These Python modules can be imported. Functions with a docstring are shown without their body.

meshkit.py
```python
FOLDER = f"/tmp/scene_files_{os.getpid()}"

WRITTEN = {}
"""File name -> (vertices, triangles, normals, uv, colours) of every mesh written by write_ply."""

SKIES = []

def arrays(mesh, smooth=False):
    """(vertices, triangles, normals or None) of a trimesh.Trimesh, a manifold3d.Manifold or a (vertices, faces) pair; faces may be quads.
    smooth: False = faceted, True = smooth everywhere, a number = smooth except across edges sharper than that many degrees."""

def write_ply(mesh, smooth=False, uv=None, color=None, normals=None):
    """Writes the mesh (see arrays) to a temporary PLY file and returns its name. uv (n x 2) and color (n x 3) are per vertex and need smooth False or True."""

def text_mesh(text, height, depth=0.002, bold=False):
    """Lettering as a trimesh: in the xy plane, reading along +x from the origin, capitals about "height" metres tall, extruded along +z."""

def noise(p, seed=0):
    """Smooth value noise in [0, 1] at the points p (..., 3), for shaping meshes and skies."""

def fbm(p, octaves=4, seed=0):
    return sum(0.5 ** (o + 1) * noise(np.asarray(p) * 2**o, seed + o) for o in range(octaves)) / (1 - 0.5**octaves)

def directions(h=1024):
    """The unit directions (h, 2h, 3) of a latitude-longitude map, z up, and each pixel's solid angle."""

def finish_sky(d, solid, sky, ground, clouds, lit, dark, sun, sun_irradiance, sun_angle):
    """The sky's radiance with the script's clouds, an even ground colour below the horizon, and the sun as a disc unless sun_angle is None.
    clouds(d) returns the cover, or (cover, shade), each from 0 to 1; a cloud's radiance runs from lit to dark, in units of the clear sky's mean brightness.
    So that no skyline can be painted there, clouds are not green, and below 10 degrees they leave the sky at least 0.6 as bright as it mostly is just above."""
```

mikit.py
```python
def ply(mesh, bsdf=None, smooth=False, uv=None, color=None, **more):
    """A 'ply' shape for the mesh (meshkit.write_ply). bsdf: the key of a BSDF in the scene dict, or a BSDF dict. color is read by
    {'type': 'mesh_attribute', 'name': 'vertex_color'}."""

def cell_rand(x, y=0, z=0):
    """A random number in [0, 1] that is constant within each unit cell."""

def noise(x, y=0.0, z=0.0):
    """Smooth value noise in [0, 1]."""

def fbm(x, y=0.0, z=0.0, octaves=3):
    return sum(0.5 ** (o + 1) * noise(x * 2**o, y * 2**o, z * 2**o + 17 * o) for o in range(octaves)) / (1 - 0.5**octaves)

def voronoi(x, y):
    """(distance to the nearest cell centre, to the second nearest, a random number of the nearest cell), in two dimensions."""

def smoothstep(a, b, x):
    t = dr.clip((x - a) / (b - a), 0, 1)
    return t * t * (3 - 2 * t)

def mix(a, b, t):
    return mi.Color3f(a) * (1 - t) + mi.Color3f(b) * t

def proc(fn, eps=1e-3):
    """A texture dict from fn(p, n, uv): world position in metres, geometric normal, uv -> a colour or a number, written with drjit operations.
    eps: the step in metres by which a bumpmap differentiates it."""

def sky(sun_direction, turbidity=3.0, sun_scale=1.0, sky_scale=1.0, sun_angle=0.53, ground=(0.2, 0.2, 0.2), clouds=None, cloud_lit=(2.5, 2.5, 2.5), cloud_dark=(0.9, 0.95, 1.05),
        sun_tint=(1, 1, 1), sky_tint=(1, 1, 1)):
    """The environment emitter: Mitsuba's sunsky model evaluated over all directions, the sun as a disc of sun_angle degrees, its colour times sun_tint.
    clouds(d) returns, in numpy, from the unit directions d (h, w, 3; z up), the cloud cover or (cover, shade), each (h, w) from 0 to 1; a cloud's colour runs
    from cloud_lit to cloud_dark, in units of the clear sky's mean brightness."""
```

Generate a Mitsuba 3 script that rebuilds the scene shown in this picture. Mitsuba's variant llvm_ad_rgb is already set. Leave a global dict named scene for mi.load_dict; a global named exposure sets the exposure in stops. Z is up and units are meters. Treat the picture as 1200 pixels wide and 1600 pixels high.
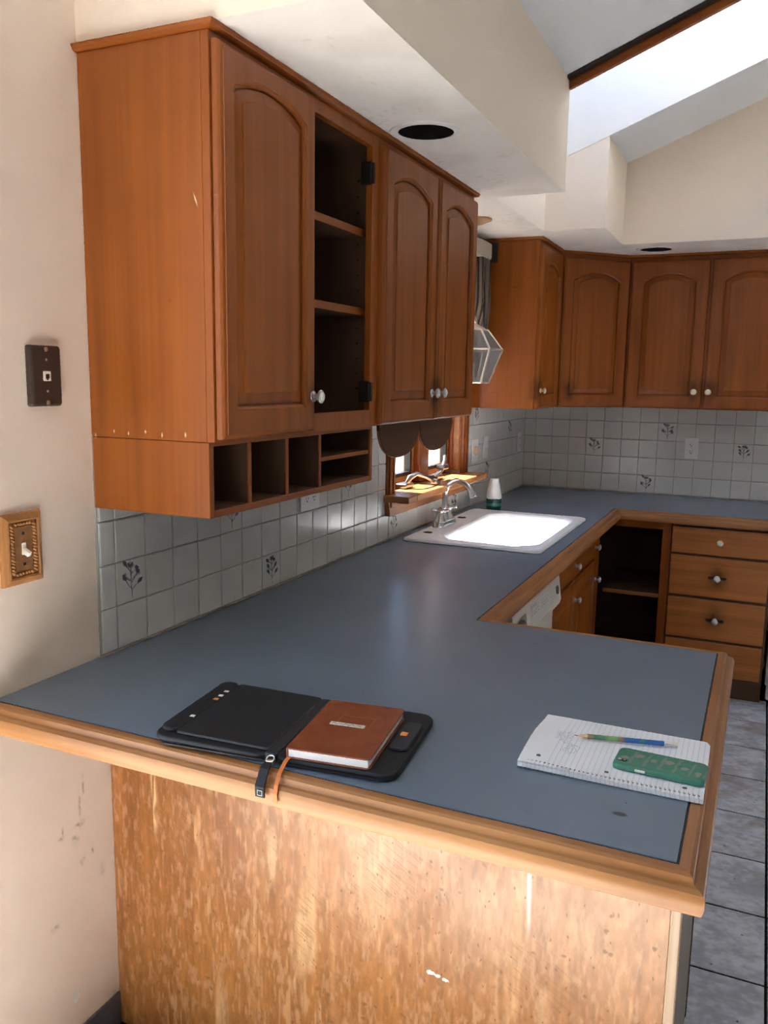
import math, random
import numpy as np
import trimesh
import drjit as dr
import mitsuba as mi
import manifold3d as m3
import shapely.geometry as sg
from shapely.geometry.polygon import orient
import mikit, meshkit
from mikit import noise, fbm, voronoi, cell_rand, smoothstep, mix, proc

random.seed(7); RNG = np.random.default_rng(7)
T = mi.ScalarTransform4f
scene, labels = {}, {}

# ------------------------------------------------------------------ camera, sky, exposure
EYE = np.array([1.288, -1.065, 1.528]); YAW, PITCH, ROLL, FPX = 24.342, 9.107, 0.918, 1302.8
def _axes():
    a, b, c = np.radians([YAW, PITCH, ROLL])
    fwd = np.array([-np.sin(a)*np.cos(b), np.cos(a)*np.cos(b), -np.sin(b)])
    r0 = np.array([np.cos(a), np.sin(a), 0]); u0 = np.cross(r0, fwd)
    r = r0*np.cos(c) + u0*np.sin(c)
    return r, np.cross(r, fwd), fwd
_r, _u, _f = _axes()
scene['camera'] = dict(type='perspective', fov=2*math.degrees(math.atan(600/FPX)), fov_axis='x', near_clip=0.02, far_clip=200.0,
                       to_world=T().look_at(origin=EYE.tolist(), target=(EYE+_f).tolist(), up=_u.tolist()))
SUN = (-0.68, 0.03, 1.0)
scene['sky'] = mikit.sky(SUN, turbidity=3.0, sun_scale=5.0, sky_scale=4.2, sky_tint=(1.0, 0.95, 0.87), sun_tint=(0.86, 1.0, 1.26), ground=(0.25, 0.24, 0.22))
exposure = 2.7

# ------------------------------------------------------------------ materials
def lin(r, g, b):
    return [float(((c/255+0.055)/1.055)**2.4 if c > 10 else c/255/12.92) for c in (r, g, b)]
def mat(name, color, rough=0.5, metal=0.0, spec=0.5, bump=None, bscale=0.001, **more):
    base = color if isinstance(color, dict) else {'type': 'rgb', 'value': list(color)}
    b = dict(type='principled', base_color=base, roughness=float(rough), metallic=float(metal), specular=float(spec), **more)
    if bump is not None:
        b = {'type': 'bumpmap', 'arbitrary': bump, 'scale': float(bscale), 'nested': b}
    scene['mat_'+name] = {'type': 'twosided', 'bsdf': b}
    return 'mat_'+name
def C(*v): return mi.Color3f(*v)

KNOB_DIRT = [(0.33, 0.66, 1.48), (0.33, 1.40, 1.47), (0.33, 1.44, 1.47), (0.33, 2.75, 1.47), (0.95, 3.42, 1.48), (1.02, 3.42, 1.48), (0.37, 3.19, 1.47), (1.14, 3.14, 0.60), (1.14, 3.14, 0.40)]
def wood_fn(axis, light, dark, dirt=False):
    s = [34.0, 34.0, 34.0]; s[axis] = 1.3
    t = [150.0, 150.0, 150.0]; t[axis] = 3.0
    def fn(p, n, uv):
        g = fbm(p.x*s[0], p.y*s[1], p.z*s[2], 3)
        f = noise(p.x*t[0]+9, p.y*t[1]+3, p.z*t[2])
        b = fbm(p.x*4.1+3, p.y*4.1+8, p.z*2.3, 3)
        k = dr.clip(0.50*(g-0.5)*2 + 0.30*(f-0.5) + 0.9*(b-0.5) + 0.45, 0, 1)
        c = mix(light, dark, k)
        if dirt:
            d = mi.Float(0)
            for q in KNOB_DIRT:
                r2 = dr.square(p.x-q[0])+dr.square(p.y-q[1])+dr.square((p.z-q[2]-0.01)*0.75)
                d = dr.maximum(d, dr.exp(-r2/0.0016))
            d = dr.clip(d*(0.55+0.9*noise(p.x*60, p.y*60, p.z*40)), 0, 1)
            nk = mi.Float(0)
            for (x, z, sx, sz) in ((0.062, 1.411, .0016, .003), (0.100, 1.408, .0016, .003), (0.144, 1.413, .0018, .003), (0.186, 1.408, .0016, .004), (0.244, 1.411, .0018, .004), (0.012, 1.400, .0018, .004)):
                nk = dr.maximum(nk, dr.exp(-dr.square((p.x-x)/sx)-dr.square((p.z-z)/sz)))
            nk = dr.maximum(nk, dr.exp(-dr.square((p.x-0.279+0.35*(p.z-1.855))/0.0016)-dr.square((p.z-1.855)/0.009)))
            c = mix(c, (0.85, 0.66, 0.42), 0.9*nk*smoothstep(0.2825, 0.2815, p.y))
            sp = noise(p.x*70, p.y*70, p.z*55)
            c = c*(1-0.62*d)*(1-0.22*smoothstep(0.92, 0.97, sp))
        return c
    return proc(fn)
WL, WD = (0.300, 0.084, 0.0130), (0.180, 0.044, 0.0070)
def wmat(name, axis, l, d, rough=0.34, dirt=False, spec=0.4): return mat(name, wood_fn(axis, l, d, dirt), rough, spec=spec)
W_V = wmat('wood_vertical', 2, WL, WD, dirt=True)
W_X = wmat('wood_along_x', 0, WL, WD)
W_Y = wmat('wood_along_y', 1, WL, WD)
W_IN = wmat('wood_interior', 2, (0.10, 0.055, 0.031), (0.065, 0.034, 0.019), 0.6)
W_BASE = wmat('wood_base_fronts', 0, (0.46, 0.165, 0.045), (0.27, 0.085, 0.02), 0.40, dirt=True)
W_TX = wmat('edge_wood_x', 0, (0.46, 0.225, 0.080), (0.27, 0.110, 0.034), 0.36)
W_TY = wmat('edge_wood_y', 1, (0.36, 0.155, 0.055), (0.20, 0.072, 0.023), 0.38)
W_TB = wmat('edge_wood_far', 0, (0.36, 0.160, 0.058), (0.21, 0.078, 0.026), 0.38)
W_WIN = wmat('window_wood', 1, (0.42, 0.18, 0.06), (0.24, 0.085, 0.025), 0.4)
W_DARK = mat('dark_wood', (0.10, 0.045, 0.02), 0.5)
W_BROWN = wmat('valance_brown', 1, (0.105, 0.045, 0.019), (0.07, 0.028, 0.011), 0.6, spec=0.2)

def panel_fn(p, n, uv):
    g = fbm(p.x*42, p.z*1.6, 3.0, 3)
    b = fbm(p.x*3.2+5, p.z*1.7+2, 1.0, 3)
    c = mix((0.43, 0.176, 0.050), (0.275, 0.098, 0.028), dr.clip(0.5+(g-0.5)*1.0+(b-0.5)*1.1, 0, 1))
    wear = smoothstep(0.12, 0.90, p.x)*smoothstep(0.28, 0.75, p.z)
    c = mix(c, (0.74, 0.48, 0.29), 0.80*wear*(0.65+0.7*(fbm(p.x*9, p.z*6, 7.0, 3)-0.5)*2))
    ps = noise(p.x*42+4, p.z*5.5, 9.0)*noise(p.x*7+1, p.z*1.7+7, 2.0)
    c = mix(c, (0.82, 0.55, 0.28), 0.4*smoothstep(0.42, 0.76, ps))
    u, v = (p.x*0.86-p.z*0.51), (p.z*0.86+p.x*0.51)
    sc = noise(u*34, v*330, 5.0)*(0.35+0.65*noise(p.x*7, p.z*7, 11.0))
    c = mix(c, (0.34, 0.15, 0.05), 0.46*smoothstep(0.40, 0.66, sc))
    mt = 0.5*noise(p.x*190, p.z*34, 31.0)+0.3*noise(p.x*75, p.z*48, 33.0)+0.2*noise(p.x*420, p.z*210, 35.0)
    c = c*(0.80+0.40*mt)
    c = mix(c, (0.82, 0.56, 0.34), 0.22*smoothstep(0.45, 0.85, fbm(p.x*120, p.z*38, 37.0, 3)))
    fl = noise(p.x*160, p.z*26, 15.0)*noise(p.x*13, p.z*9, 17.0)
    c = mix(c, (0.80, 0.50, 0.24), 0.3*smoothstep(0.40, 0.72, fl))
    wx, wz = p.x+0.004*noise(p.x*160, p.z*160, 1.0), p.z+0.004*noise(p.x*170, p.z*170, 6.0)
    d1, d2, r = voronoi(wx*26, wz*30)
    c = mix(c, (0.24, 0.10, 0.035), 0.7*smoothstep(0.15, 0.06, d1)*smoothstep(0.72, 0.78, r)*smoothstep(0.35, 0.6, noise(p.x*5, p.z*5, 21.0)))
    e1, e2, r2 = voronoi(wx*75+7, wz*36)
    c = mix(c, (0.22, 0.09, 0.03), 0.7*smoothstep(0.17, 0.05, e1)*smoothstep(0.82, 0.86, r2))
    line = dr.exp(-dr.square((p.x-0.970+0.03*(p.z-0.6))/0.0035))*smoothstep(0.505, 0.62, p.z)
    c = mix(c, (0.93, 0.84, 0.70), 0.85*line)
    l2 = dr.exp(-dr.square((p.x-0.115-0.008*noise(p.z*30, 2.0, 1.0))/0.006))*smoothstep(0.50, 0.56, p.z)*smoothstep(0.36, 0.6, noise(p.x*150, p.z*16, 0.0))
    c = mix(c, (0.90, 0.66, 0.34), 0.7*l2)
    for (x, z, rr) in ((0.785, 0.395, 0.008), (0.815, 0.389, 0.006), (0.800, 0.393, 0.005)):
        q = dr.sqrt(dr.square(p.x-x)*0.5+dr.square(p.z-z)*2.2)
        c = mix(c, (0.85, 0.83, 0.80), smoothstep(rr, rr*0.6, q+0.004*(noise(p.x*300, p.z*300, 0.0)-0.5)))
    return c
M_PANEL = mat('worn_panel', proc(panel_fn), 0.33, spec=0.45)
M_STRIP = wmat('worn_corner_strip', 2, (0.66, 0.50, 0.34), (0.40, 0.24, 0.13), 0.45)
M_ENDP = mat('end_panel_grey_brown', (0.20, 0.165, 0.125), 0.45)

def lam_fn(p, n, uv):
    s = fbm(p.x*7, p.y*7, 1.0, 3)
    c = mix((0.113, 0.152, 0.200), (0.130, 0.172, 0.224), s)
    d1, d2, r = voronoi(p.x*5.5, p.y*5.5)
    c = mix(c, (0.05, 0.05, 0.055), 0.8*smoothstep(0.012, 0.006, d1)*smoothstep(0.70, 0.74, r))
    q = dr.sqrt(dr.square((p.x-1.143)*0.55)+dr.square(p.y-0.096))
    c = mix(c, (0.03, 0.03, 0.035), 0.85*smoothstep(0.0075, 0.004, q))
    return c
M_LAM = mat('slate_blue_laminate', proc(lam_fn), 0.30, spec=0.5)
M_BLACK = mat('black_line', (0.012, 0.012, 0.013), 0.6)
M_VOID = mat('dark_void', (0.015, 0.015, 0.016), 0.8)

def paint_fn(p, n, uv):
    c = mix((0.80, 0.670, 0.555), (0.845, 0.715, 0.600), fbm(p.y*3, p.z*3, p.x*3, 3))
    for (y, z, sy, sz) in ((0.206, 0.558, 0.006, 0.010), (0.196, 0.560, 0.016, 0.004), (0.203, 0.600, 0.0035, 0.030), (0.215, 0.640, 0.003, 0.022), (0.150, 0.552, 0.009, 0.004), (0.152, 0.560, 0.003, 0.012), (0.186, 0.530, 0.010, 0.012), (0.235, 0.48, 0.005, 0.008), (0.262, 0.42, 0.008, 0.012), (0.205, 0.47, 0.006, 0.010), (0.12, 0.36, 0.01, 0.008)):
        q = dr.square((p.y-y)/sy)+dr.square((p.z-z)/sz)
        k = dr.exp(-q)*(0.25+0.75*smoothstep(0.30, 0.80, noise(p.y*150+p.z*60, p.z*110, 1.0)))*smoothstep(0.02, 0.0, p.x)
        c = mix(c, (0.24, 0.19, 0.155), 0.60*k)
    q = dr.square((p.y-0.168)/0.012)+dr.square((p.z-0.165)/0.016)+0.8*(noise(p.y*120, p.z*120, 4.0)-0.5)
    c = mix(c, (0.90, 0.88, 0.84), smoothstep(1.0, 0.75, q)*smoothstep(0.02, 0.0, p.x))
    return c
M_WALL = mat('cream_paint', proc(paint_fn), 0.62, spec=0.3)
def soff_fn(p, n, uv):
    c = mix((0.80, 0.69, 0.57), (0.83, 0.72, 0.60), fbm(p.x*3, p.y*3, p.z*3, 2))
    under = mix((0.80, 0.755, 0.69), (0.74, 0.69, 0.62), smoothstep(0.5, 0.72, fbm(p.x*6, p.y*6, 1.0, 3)))
    k = smoothstep(0.70, 0.85, noise(p.x*11, p.y*9, 2.0))*smoothstep(0.70, 0.80, noise(p.x*75, p.y*75, 2.0))*0.3
    under = mix(under, (0.30, 0.24, 0.19), 0.5*k)
    return mix(c, under, smoothstep(0.5, 0.7, -n.z))
M_SOFF = mat('soffit_paint', proc(soff_fn), 0.6, spec=0.3)
M_WHITE = mat('white_paint', (0.80, 0.775, 0.73), 0.6, spec=0.3)
M_CEIL = mat('ceiling_paint', (0.74, 0.75, 0.74), 0.7, spec=0.3)

def glaze_fn(p, n, uv):
    return mix((0.58, 0.585, 0.57), (0.65, 0.655, 0.635), fbm(p.x*9+p.y*11, p.y*9, p.z*13, 2))
M_TILE = mat('glazed_white_tile', proc(glaze_fn), 0.16, spec=0.5)
M_GROUT = mat('grey_grout', (0.36, 0.35, 0.33), 0.9)
M_PRINT = mat('slate_blue_print', (0.075, 0.085, 0.11), 0.3)
M_PRINT2 = mat('pale_blue_print', (0.30, 0.32, 0.37), 0.3)
def ftile_fn(p, n, uv):
    tx, ty = dr.floor((p.x-0.486)/0.3065), dr.floor((p.y-0.183)/0.3065)
    o = cell_rand(tx, ty, 3)*40
    a = fbm(p.x*15+o, p.y*17, 2.0+o, 4)
    b = fbm(p.x*55+o, p.y*70, 5.0, 3)
    c = mix((0.40, 0.44, 0.51), (0.68, 0.73, 0.82), smoothstep(0.30, 0.72, 0.6*a+0.4*b))
    c = mix(c, (0.27, 0.245, 0.215), 0.55*smoothstep(0.55, 0.75, fbm(p.x*7+o, p.y*7, 9.0, 3)))
    d1, d2, r = voronoi(p.x*11, p.y*11)
    return mix(c, (0.04, 0.04, 0.04), 0.8*smoothstep(0.045, 0.03, d1)*smoothstep(0.8, 0.83, r))
M_FTILE = mat('slate_floor_tile', proc(ftile_fn), 0.42, spec=0.4)
M_FGROUT = mat('dark_floor_grout', (0.010, 0.010, 0.010), 0.95, spec=0.1)
M_CARPET = mat('pale_carpet', (0.84, 0.83, 0.81), 0.9, spec=0.1)
M_VINYL = mat('grey_vinyl', (0.085, 0.09, 0.10), 0.5)

M_CHROME = mat('chrome', (0.70, 0.71, 0.73), 0.05, 1.0)
M_STEEL = mat('brushed_steel', (0.55, 0.54, 0.52), 0.3, 1.0)
M_BRASS = mat('brass', (0.78, 0.60, 0.33), 0.25, 1.0)
M_DKMETAL = mat('dark_bronze', (0.035, 0.03, 0.027), 0.4, 0.6)
M_BROWNPL = mat('brown_plate', (0.060, 0.042, 0.033), 0.35, 0.3)
M_IVORY = mat('ivory_plastic', (0.72, 0.68, 0.60), 0.35)
M_WHITEPL = mat('white_plastic', (0.78, 0.78, 0.77), 0.3)
M_CERAM = mat('white_ceramic', (0.80, 0.79, 0.76), 0.15)
M_ENAMEL = mat('white_enamel', (0.80, 0.81, 0.82), 0.14, spec=0.5)
M_APPL = mat('off_white_appliance', (0.64, 0.60, 0.53), 0.28)
M_LABEL = mat('grey_label', (0.58, 0.56, 0.52), 0.4)
M_INK = mat('dark_ink', (0.10, 0.10, 0.11), 0.5)
M_INKL = mat('light_grey_ink', (0.36, 0.36, 0.37), 0.5)
M_CARVED = wmat('carved_plate_wood', 2, (0.50, 0.24, 0.085), (0.30, 0.12, 0.035), 0.32)
M_BRONZEP = wmat('plate_centre', 2, (0.30, 0.14, 0.06), (0.20, 0.085, 0.03), 0.3)
M_NYLON = mat('black_nylon', (0.012, 0.0135, 0.016), 0.62, spec=0.35)
M_NYLON2 = mat('charcoal_nylon', (0.022, 0.025, 0.03), 0.55, spec=0.4)
def leather_fn(p, n, uv):
    return mix((0.23, 0.062, 0.022), (0.165, 0.040, 0.014), fbm(p.x*60, p.y*60, p.z*60, 3))
M_LEATHER = mat('tan_leather', proc(leather_fn), 0.45, spec=0.4)
M_STITCH = mat('leather_stitch', (0.32, 0.12, 0.04), 0.6)
M_PAGES = mat('pages', (0.72, 0.72, 0.72), 0.8)
M_RIBBON = mat('orange_ribbon', (0.55, 0.16, 0.03), 0.5)
M_ORANGE = mat('orange_print', (0.70, 0.25, 0.06), 0.5)
NBX, NBY, NBR = 1.109, 0.282, math.radians(0.6)
def paper_fn(p, n, uv):
    u = (p.x-NBX)*math.cos(NBR)+(p.y-NBY)*math.sin(NBR); v = -(p.x-NBX)*math.sin(NBR)+(p.y-NBY)*math.cos(NBR)
    c = C(0.74, 0.755, 0.80)
    ln = dr.abs((u+0.085)/0.0087-dr.round((u+0.085)/0.0087))
    c = mix(c, (0.50, 0.53, 0.60), 0.6*smoothstep(0.13, 0.03, ln)*smoothstep(-0.100, -0.098, u))
    w = noise(u*900, v*320, 3.0)*smoothstep(0.45, 0.6, noise(u*60, v*45, 8.0))
    win = smoothstep(-0.108, -0.100, u)*smoothstep(-0.050, -0.060, u)*smoothstep(-0.07, -0.05, v)*smoothstep(0.07, 0.05, v)
    return mix(c, (0.35, 0.38, 0.42), 0.55*win*smoothstep(0.45, 0.7, w))
M_PAPER = mat('ruled_paper', proc(paper_fn), 0.8, spec=0.2)
def case_fn(p, n, uv):
    u = (p.x-1.1815)*0.9985-(p.y-0.2475)*0.05; v = (p.y-0.2475)*0.9985+(p.x-1.1815)*0.05
    c = mix((0.030, 0.150, 0.098), (0.045, 0.200, 0.130), fbm(p.x*120, p.y*120, p.z*50, 2))
    k = mi.Float(0)
    wob = 0.004*(noise(p.x*160, p.y*160, 3.0)-0.5)
    for i in range(6):
        uc = -0.055+0.0225*i
        trunk = smoothstep(0.0032, 0.0014, dr.abs(u-uc-0.012+wob-0.10*v))*smoothstep(0.030, 0.018, dr.abs(v))
        vc = (-0.006, 0.010, 0.004, 0.008, -0.004, -0.012)[i]
        q = dr.sqrt(dr.square(u-uc)+dr.square((v-vc)*0.9))
        head = smoothstep(0.0080, 0.0040, q+1.6*wob)
        k = dr.maximum(k, dr.maximum(trunk*0.45, head*0.8))
    return mix(c, (0.27, 0.22, 0.19), 0.85*k*smoothstep(0.3, 0.6, n.z))
M_CASE = mat('green_phone_case', proc(case_fn), 0.35)
def pencil_fn(p, n, uv):
    u = (p.x-1.035)/0.150
    b = fbm(p.x*90, p.y*90, p.z*40, 3)
    g = mix((0.05, 0.17, 0.09), (0.20, 0.36, 0.13), smoothstep(0.40, 0.60, b))
    g = mix(g, (0.30, 0.19, 0.09), smoothstep(0.58, 0.66, noise(p.x*130, 4.0, 2.0)))
    bl = mix((0.02, 0.11, 0.36), (0.03, 0.22, 0.22), smoothstep(0.52, 0.66, b))
    return mix(g, bl, smoothstep(0.50, 0.56, u))
M_PENCIL = mat('patterned_pencil', proc(pencil_fn), 0.35)
M_PWOOD = mat('bare_pencil_wood', (0.62, 0.42, 0.24), 0.7)
M_FABRIC = None
def fab_fn(p, n, uv):
    s = noise(p.y*95+p.x*120, p.z*1.4, 4.0)
    return mix((0.045, 0.035, 0.03), (0.20, 0.165, 0.135), smoothstep(0.3, 0.7, s))
M_FABRIC = mat('striped_gathered_fabric', proc(fab_fn), 0.85, spec=0.1)
M_BEIGE = mat('beige_headrail', (0.42, 0.38, 0.32), 0.5)
scene['mat_glass'] = {'type': 'thindielectric', 'int_ior': 1.5}
M_GLASS = 'mat_glass'
scene['mat_smoky_glass'] = {'type': 'blendbsdf', 'weight': 0.45, 'a': {'type': 'thindielectric', 'int_ior': 1.5}, 'b': {'type': 'twosided', 'bsdf': {'type': 'diffuse', 'reflectance': {'type': 'rgb', 'value': [0.20, 0.20, 0.195]}}}}
M_LGLASS = 'mat_smoky_glass'
M_TEALC = mat('teal_plastic', (0.012, 0.065, 0.062), 0.18)
M_TEALB = mat('teal_label', (0.03, 0.22, 0.16), 0.3)
M_FENCE = wmat('weathered_fence', 2, (0.60, 0.54, 0.46), (0.42, 0.37, 0.31), 0.8)
M_GROUND = mat('pale_paving', (0.45, 0.43, 0.38), 0.9)
M_RWHITE = mat('white_range_enamel', (0.74, 0.74, 0.72), 0.2)
M_BGLASS = mat('black_glass', (0.01, 0.01, 0.012), 0.08)

# ------------------------------------------------------------------ mesh helpers
cat = trimesh.util.concatenate
def box(x0, x1, y0, y1, z0, z1, b=0.0):
    lo, hi = np.array([x0, y0, z0]), np.array([x1, y1, z1])
    if b <= 0:
        return trimesh.creation.box(extents=hi-lo, transform=trimesh.transformations.translation_matrix((lo+hi)/2))
    pts = []
    for i in (0, 1):
        for j in (0, 1):
            for k in (0, 1):
                c = np.where([i, j, k], hi, lo); s = np.where([i, j, k], -b, b)
                for a in range(3):
                    q = c+s; q[a] = c[a]; pts.append(q)
    return trimesh.convex.convex_hull(np.array(pts))
def rbox(x0, x1, y0, y1, z0, z1, r, n=3):
    """rounded box: hull of spheres at the corners"""
    s = trimesh.creation.uv_sphere(radius=r, count=[2*n+2, 4*n]).vertices
    pts = [s+np.array([x, y, z]) for x in (x0+r, x1-r) for y in (y0+r, y1-r) for z in (z0+r, z1-r)]
    return trimesh.convex.convex_hull(np.vstack(pts))
def rrect(x0, x1, y0, y1, r, n=6):
    p = []
    for cx, cy, a in ((x1-r, y1-r, 0), (x0+r, y1-r, 90), (x0+r, y0+r, 180), (x1-r, y0+r, 270)):
        for i in range(n+1):
            t = math.radians(a+90*i/n); p.append((cx+r*math.cos(t), cy+r*math.sin(t)))
    return p
def poly_mesh(poly):
    v, f = trimesh.creation.triangulate_polygon(poly, engine='earcut')
    return np.asarray(v), np.asarray(f)
def extrude(poly, h):
    """shapely polygon in (u,v) extruded along w from 0 to h"""
    return trimesh.creation.extrude_polygon(poly, h, engine='earcut')
def frame_of(o, u, v, w):
    M = np.eye(4); M[:3, 0], M[:3, 1], M[:3, 2], M[:3, 3] = u, v, w, o
    return M
def placed(mesh, M):
    m = mesh.copy(); m.apply_transform(M)
    return m
def loft(loops, closed=True, cap0=True, cap1=True):
    """loops: list of (n,3) arrays with equal n"""
    loops = [np.asarray(l, float) for l in loops]; n = len(loops[0])
    V = np.vstack(loops); F = []
    for i in range(len(loops)-1):
        for j in range(n if closed else n-1):
            a, b = i*n+j, i*n+(j+1) % n
            F += [[a, b, b+n], [a, b+n, a+n]]
    if closed:
        for on, base, flip in ((cap0, 0, True), (cap1, (len(loops)-1)*n, False)):
            if on:
                c = len(V); V = np.vstack([V, V[base:base+n].mean(0)])
                for j in range(n):
                    t = [base+j, base+(j+1) % n, c]
                    F.append(t[::-1] if flip else t)
    return trimesh.Trimesh(V, np.array(F), process=False)
def lathe(prof, n=24, cap=True):
    """profile [(r,z)...] about z"""
    a = np.arange(n)*2*np.pi/n
    return loft([np.stack([max(r, 1e-4)*np.cos(a), max(r, 1e-4)*np.sin(a), np.full(n, z)], 1) for r, z in prof], cap0=cap, cap1=cap)
def tube(path, r, n=10, closed=False):
    P = np.asarray(path, float); m = len(P)
    R = np.broadcast_to(np.asarray(r, float), (m,))
    Tn = np.gradient(P, axis=0)
    if closed: Tn = np.roll(P, -1, 0)-np.roll(P, 1, 0)
    Tn /= np.linalg.norm(Tn, axis=1, keepdims=True)
    up = np.array([0, 0, 1.0]) if abs(Tn[0][2]) < 0.9 else np.array([1.0, 0, 0])
    loops = []; a = np.arange(n)*2*np.pi/n
    x = np.cross(up, Tn[0]); x /= np.linalg.norm(x)
    for i in range(m):
        x = x-Tn[i]*(x@Tn[i]); x /= np.linalg.norm(x); y = np.cross(Tn[i], x)
        loops.append(P[i]+R[i]*(np.cos(a)[:, None]*x+np.sin(a)[:, None]*y))
    if closed: loops.append(loops[0]); return loft(loops, cap0=False, cap1=False)
    return loft(loops)
def torus(R, r, n=20, k=8):
    a = np.arange(n)*2*np.pi/n
    return tube(np.stack([R*np.cos(a), R*np.sin(a), 0*a], 1), r, k, closed=True)
def mani(mesh):
    mesh = trimesh.Trimesh(mesh.vertices, mesh.faces, process=True); mesh.merge_vertices(); mesh.fix_normals()
    return m3.Manifold(m3.Mesh(np.asarray(mesh.vertices, np.float32), np.asarray(mesh.faces, np.uint32)))
def unmani(m):
    k = m.to_mesh(); return trimesh.Trimesh(np.asarray(k.vert_properties)[:, :3], np.asarray(k.tri_verts), process=False)
def cut(a, *bs):
    m = mani(a)
    for b in bs: m = m-mani(b)
    return unmani(m)
def rot(axis, deg, o=(0, 0, 0)): return trimesh.transformations.rotation_matrix(math.radians(deg), axis, o)
def move(m, x, y, z): return placed(m, trimesh.transformations.translation_matrix([x, y, z]))

used = {}
def add(name, mesh, m, label=None, category=None, group=None, kind=None, smooth=False, parent=None, to_world=None):
    key = (parent+'__' if parent else '')+name
    n = used.get(key); used[key] = 0 if n is None else n+1
    if n is not None: key = f'{key}_{n+1:03d}'
    d = mesh if isinstance(mesh, dict) else mikit.ply(mesh, m, smooth=smooth)
    if to_world is not None: d = {**d, 'to_world': to_world}
    scene[key] = d
    info(key, label, category, group, kind)
    return key
def thing(name, label, category, group=None):
    n = used.get(name); used[name] = 0 if n is None else n+1
    key = name if n is None else f'{name}_{n+1:03d}'
    info(key, label, category, group)
    return key
def info(key, label=None, category=None, group=None, kind=None):
    d = {k: v for k, v in (('label', label), ('category', category), ('group', group), ('kind', kind)) if v}
    if d: labels[key] = d

# ------------------------------------------------------------------ dimensions (metres)
H = 0.914                       # worktop height
YB = 3.753                      # back wall
XR, YN = 4.2, -4.2              # right wall, rear wall
XF, XD = 0.314, 0.333           # wall cabinets: face frame, door front
ZC, ZS, ZT, ZO = 1.246, 1.398, 2.149, 2.162
PIT = 0.0980                    # wall tile pitch
zc = lambda x: 2.285+0.386*x    # sloped ceiling

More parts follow.
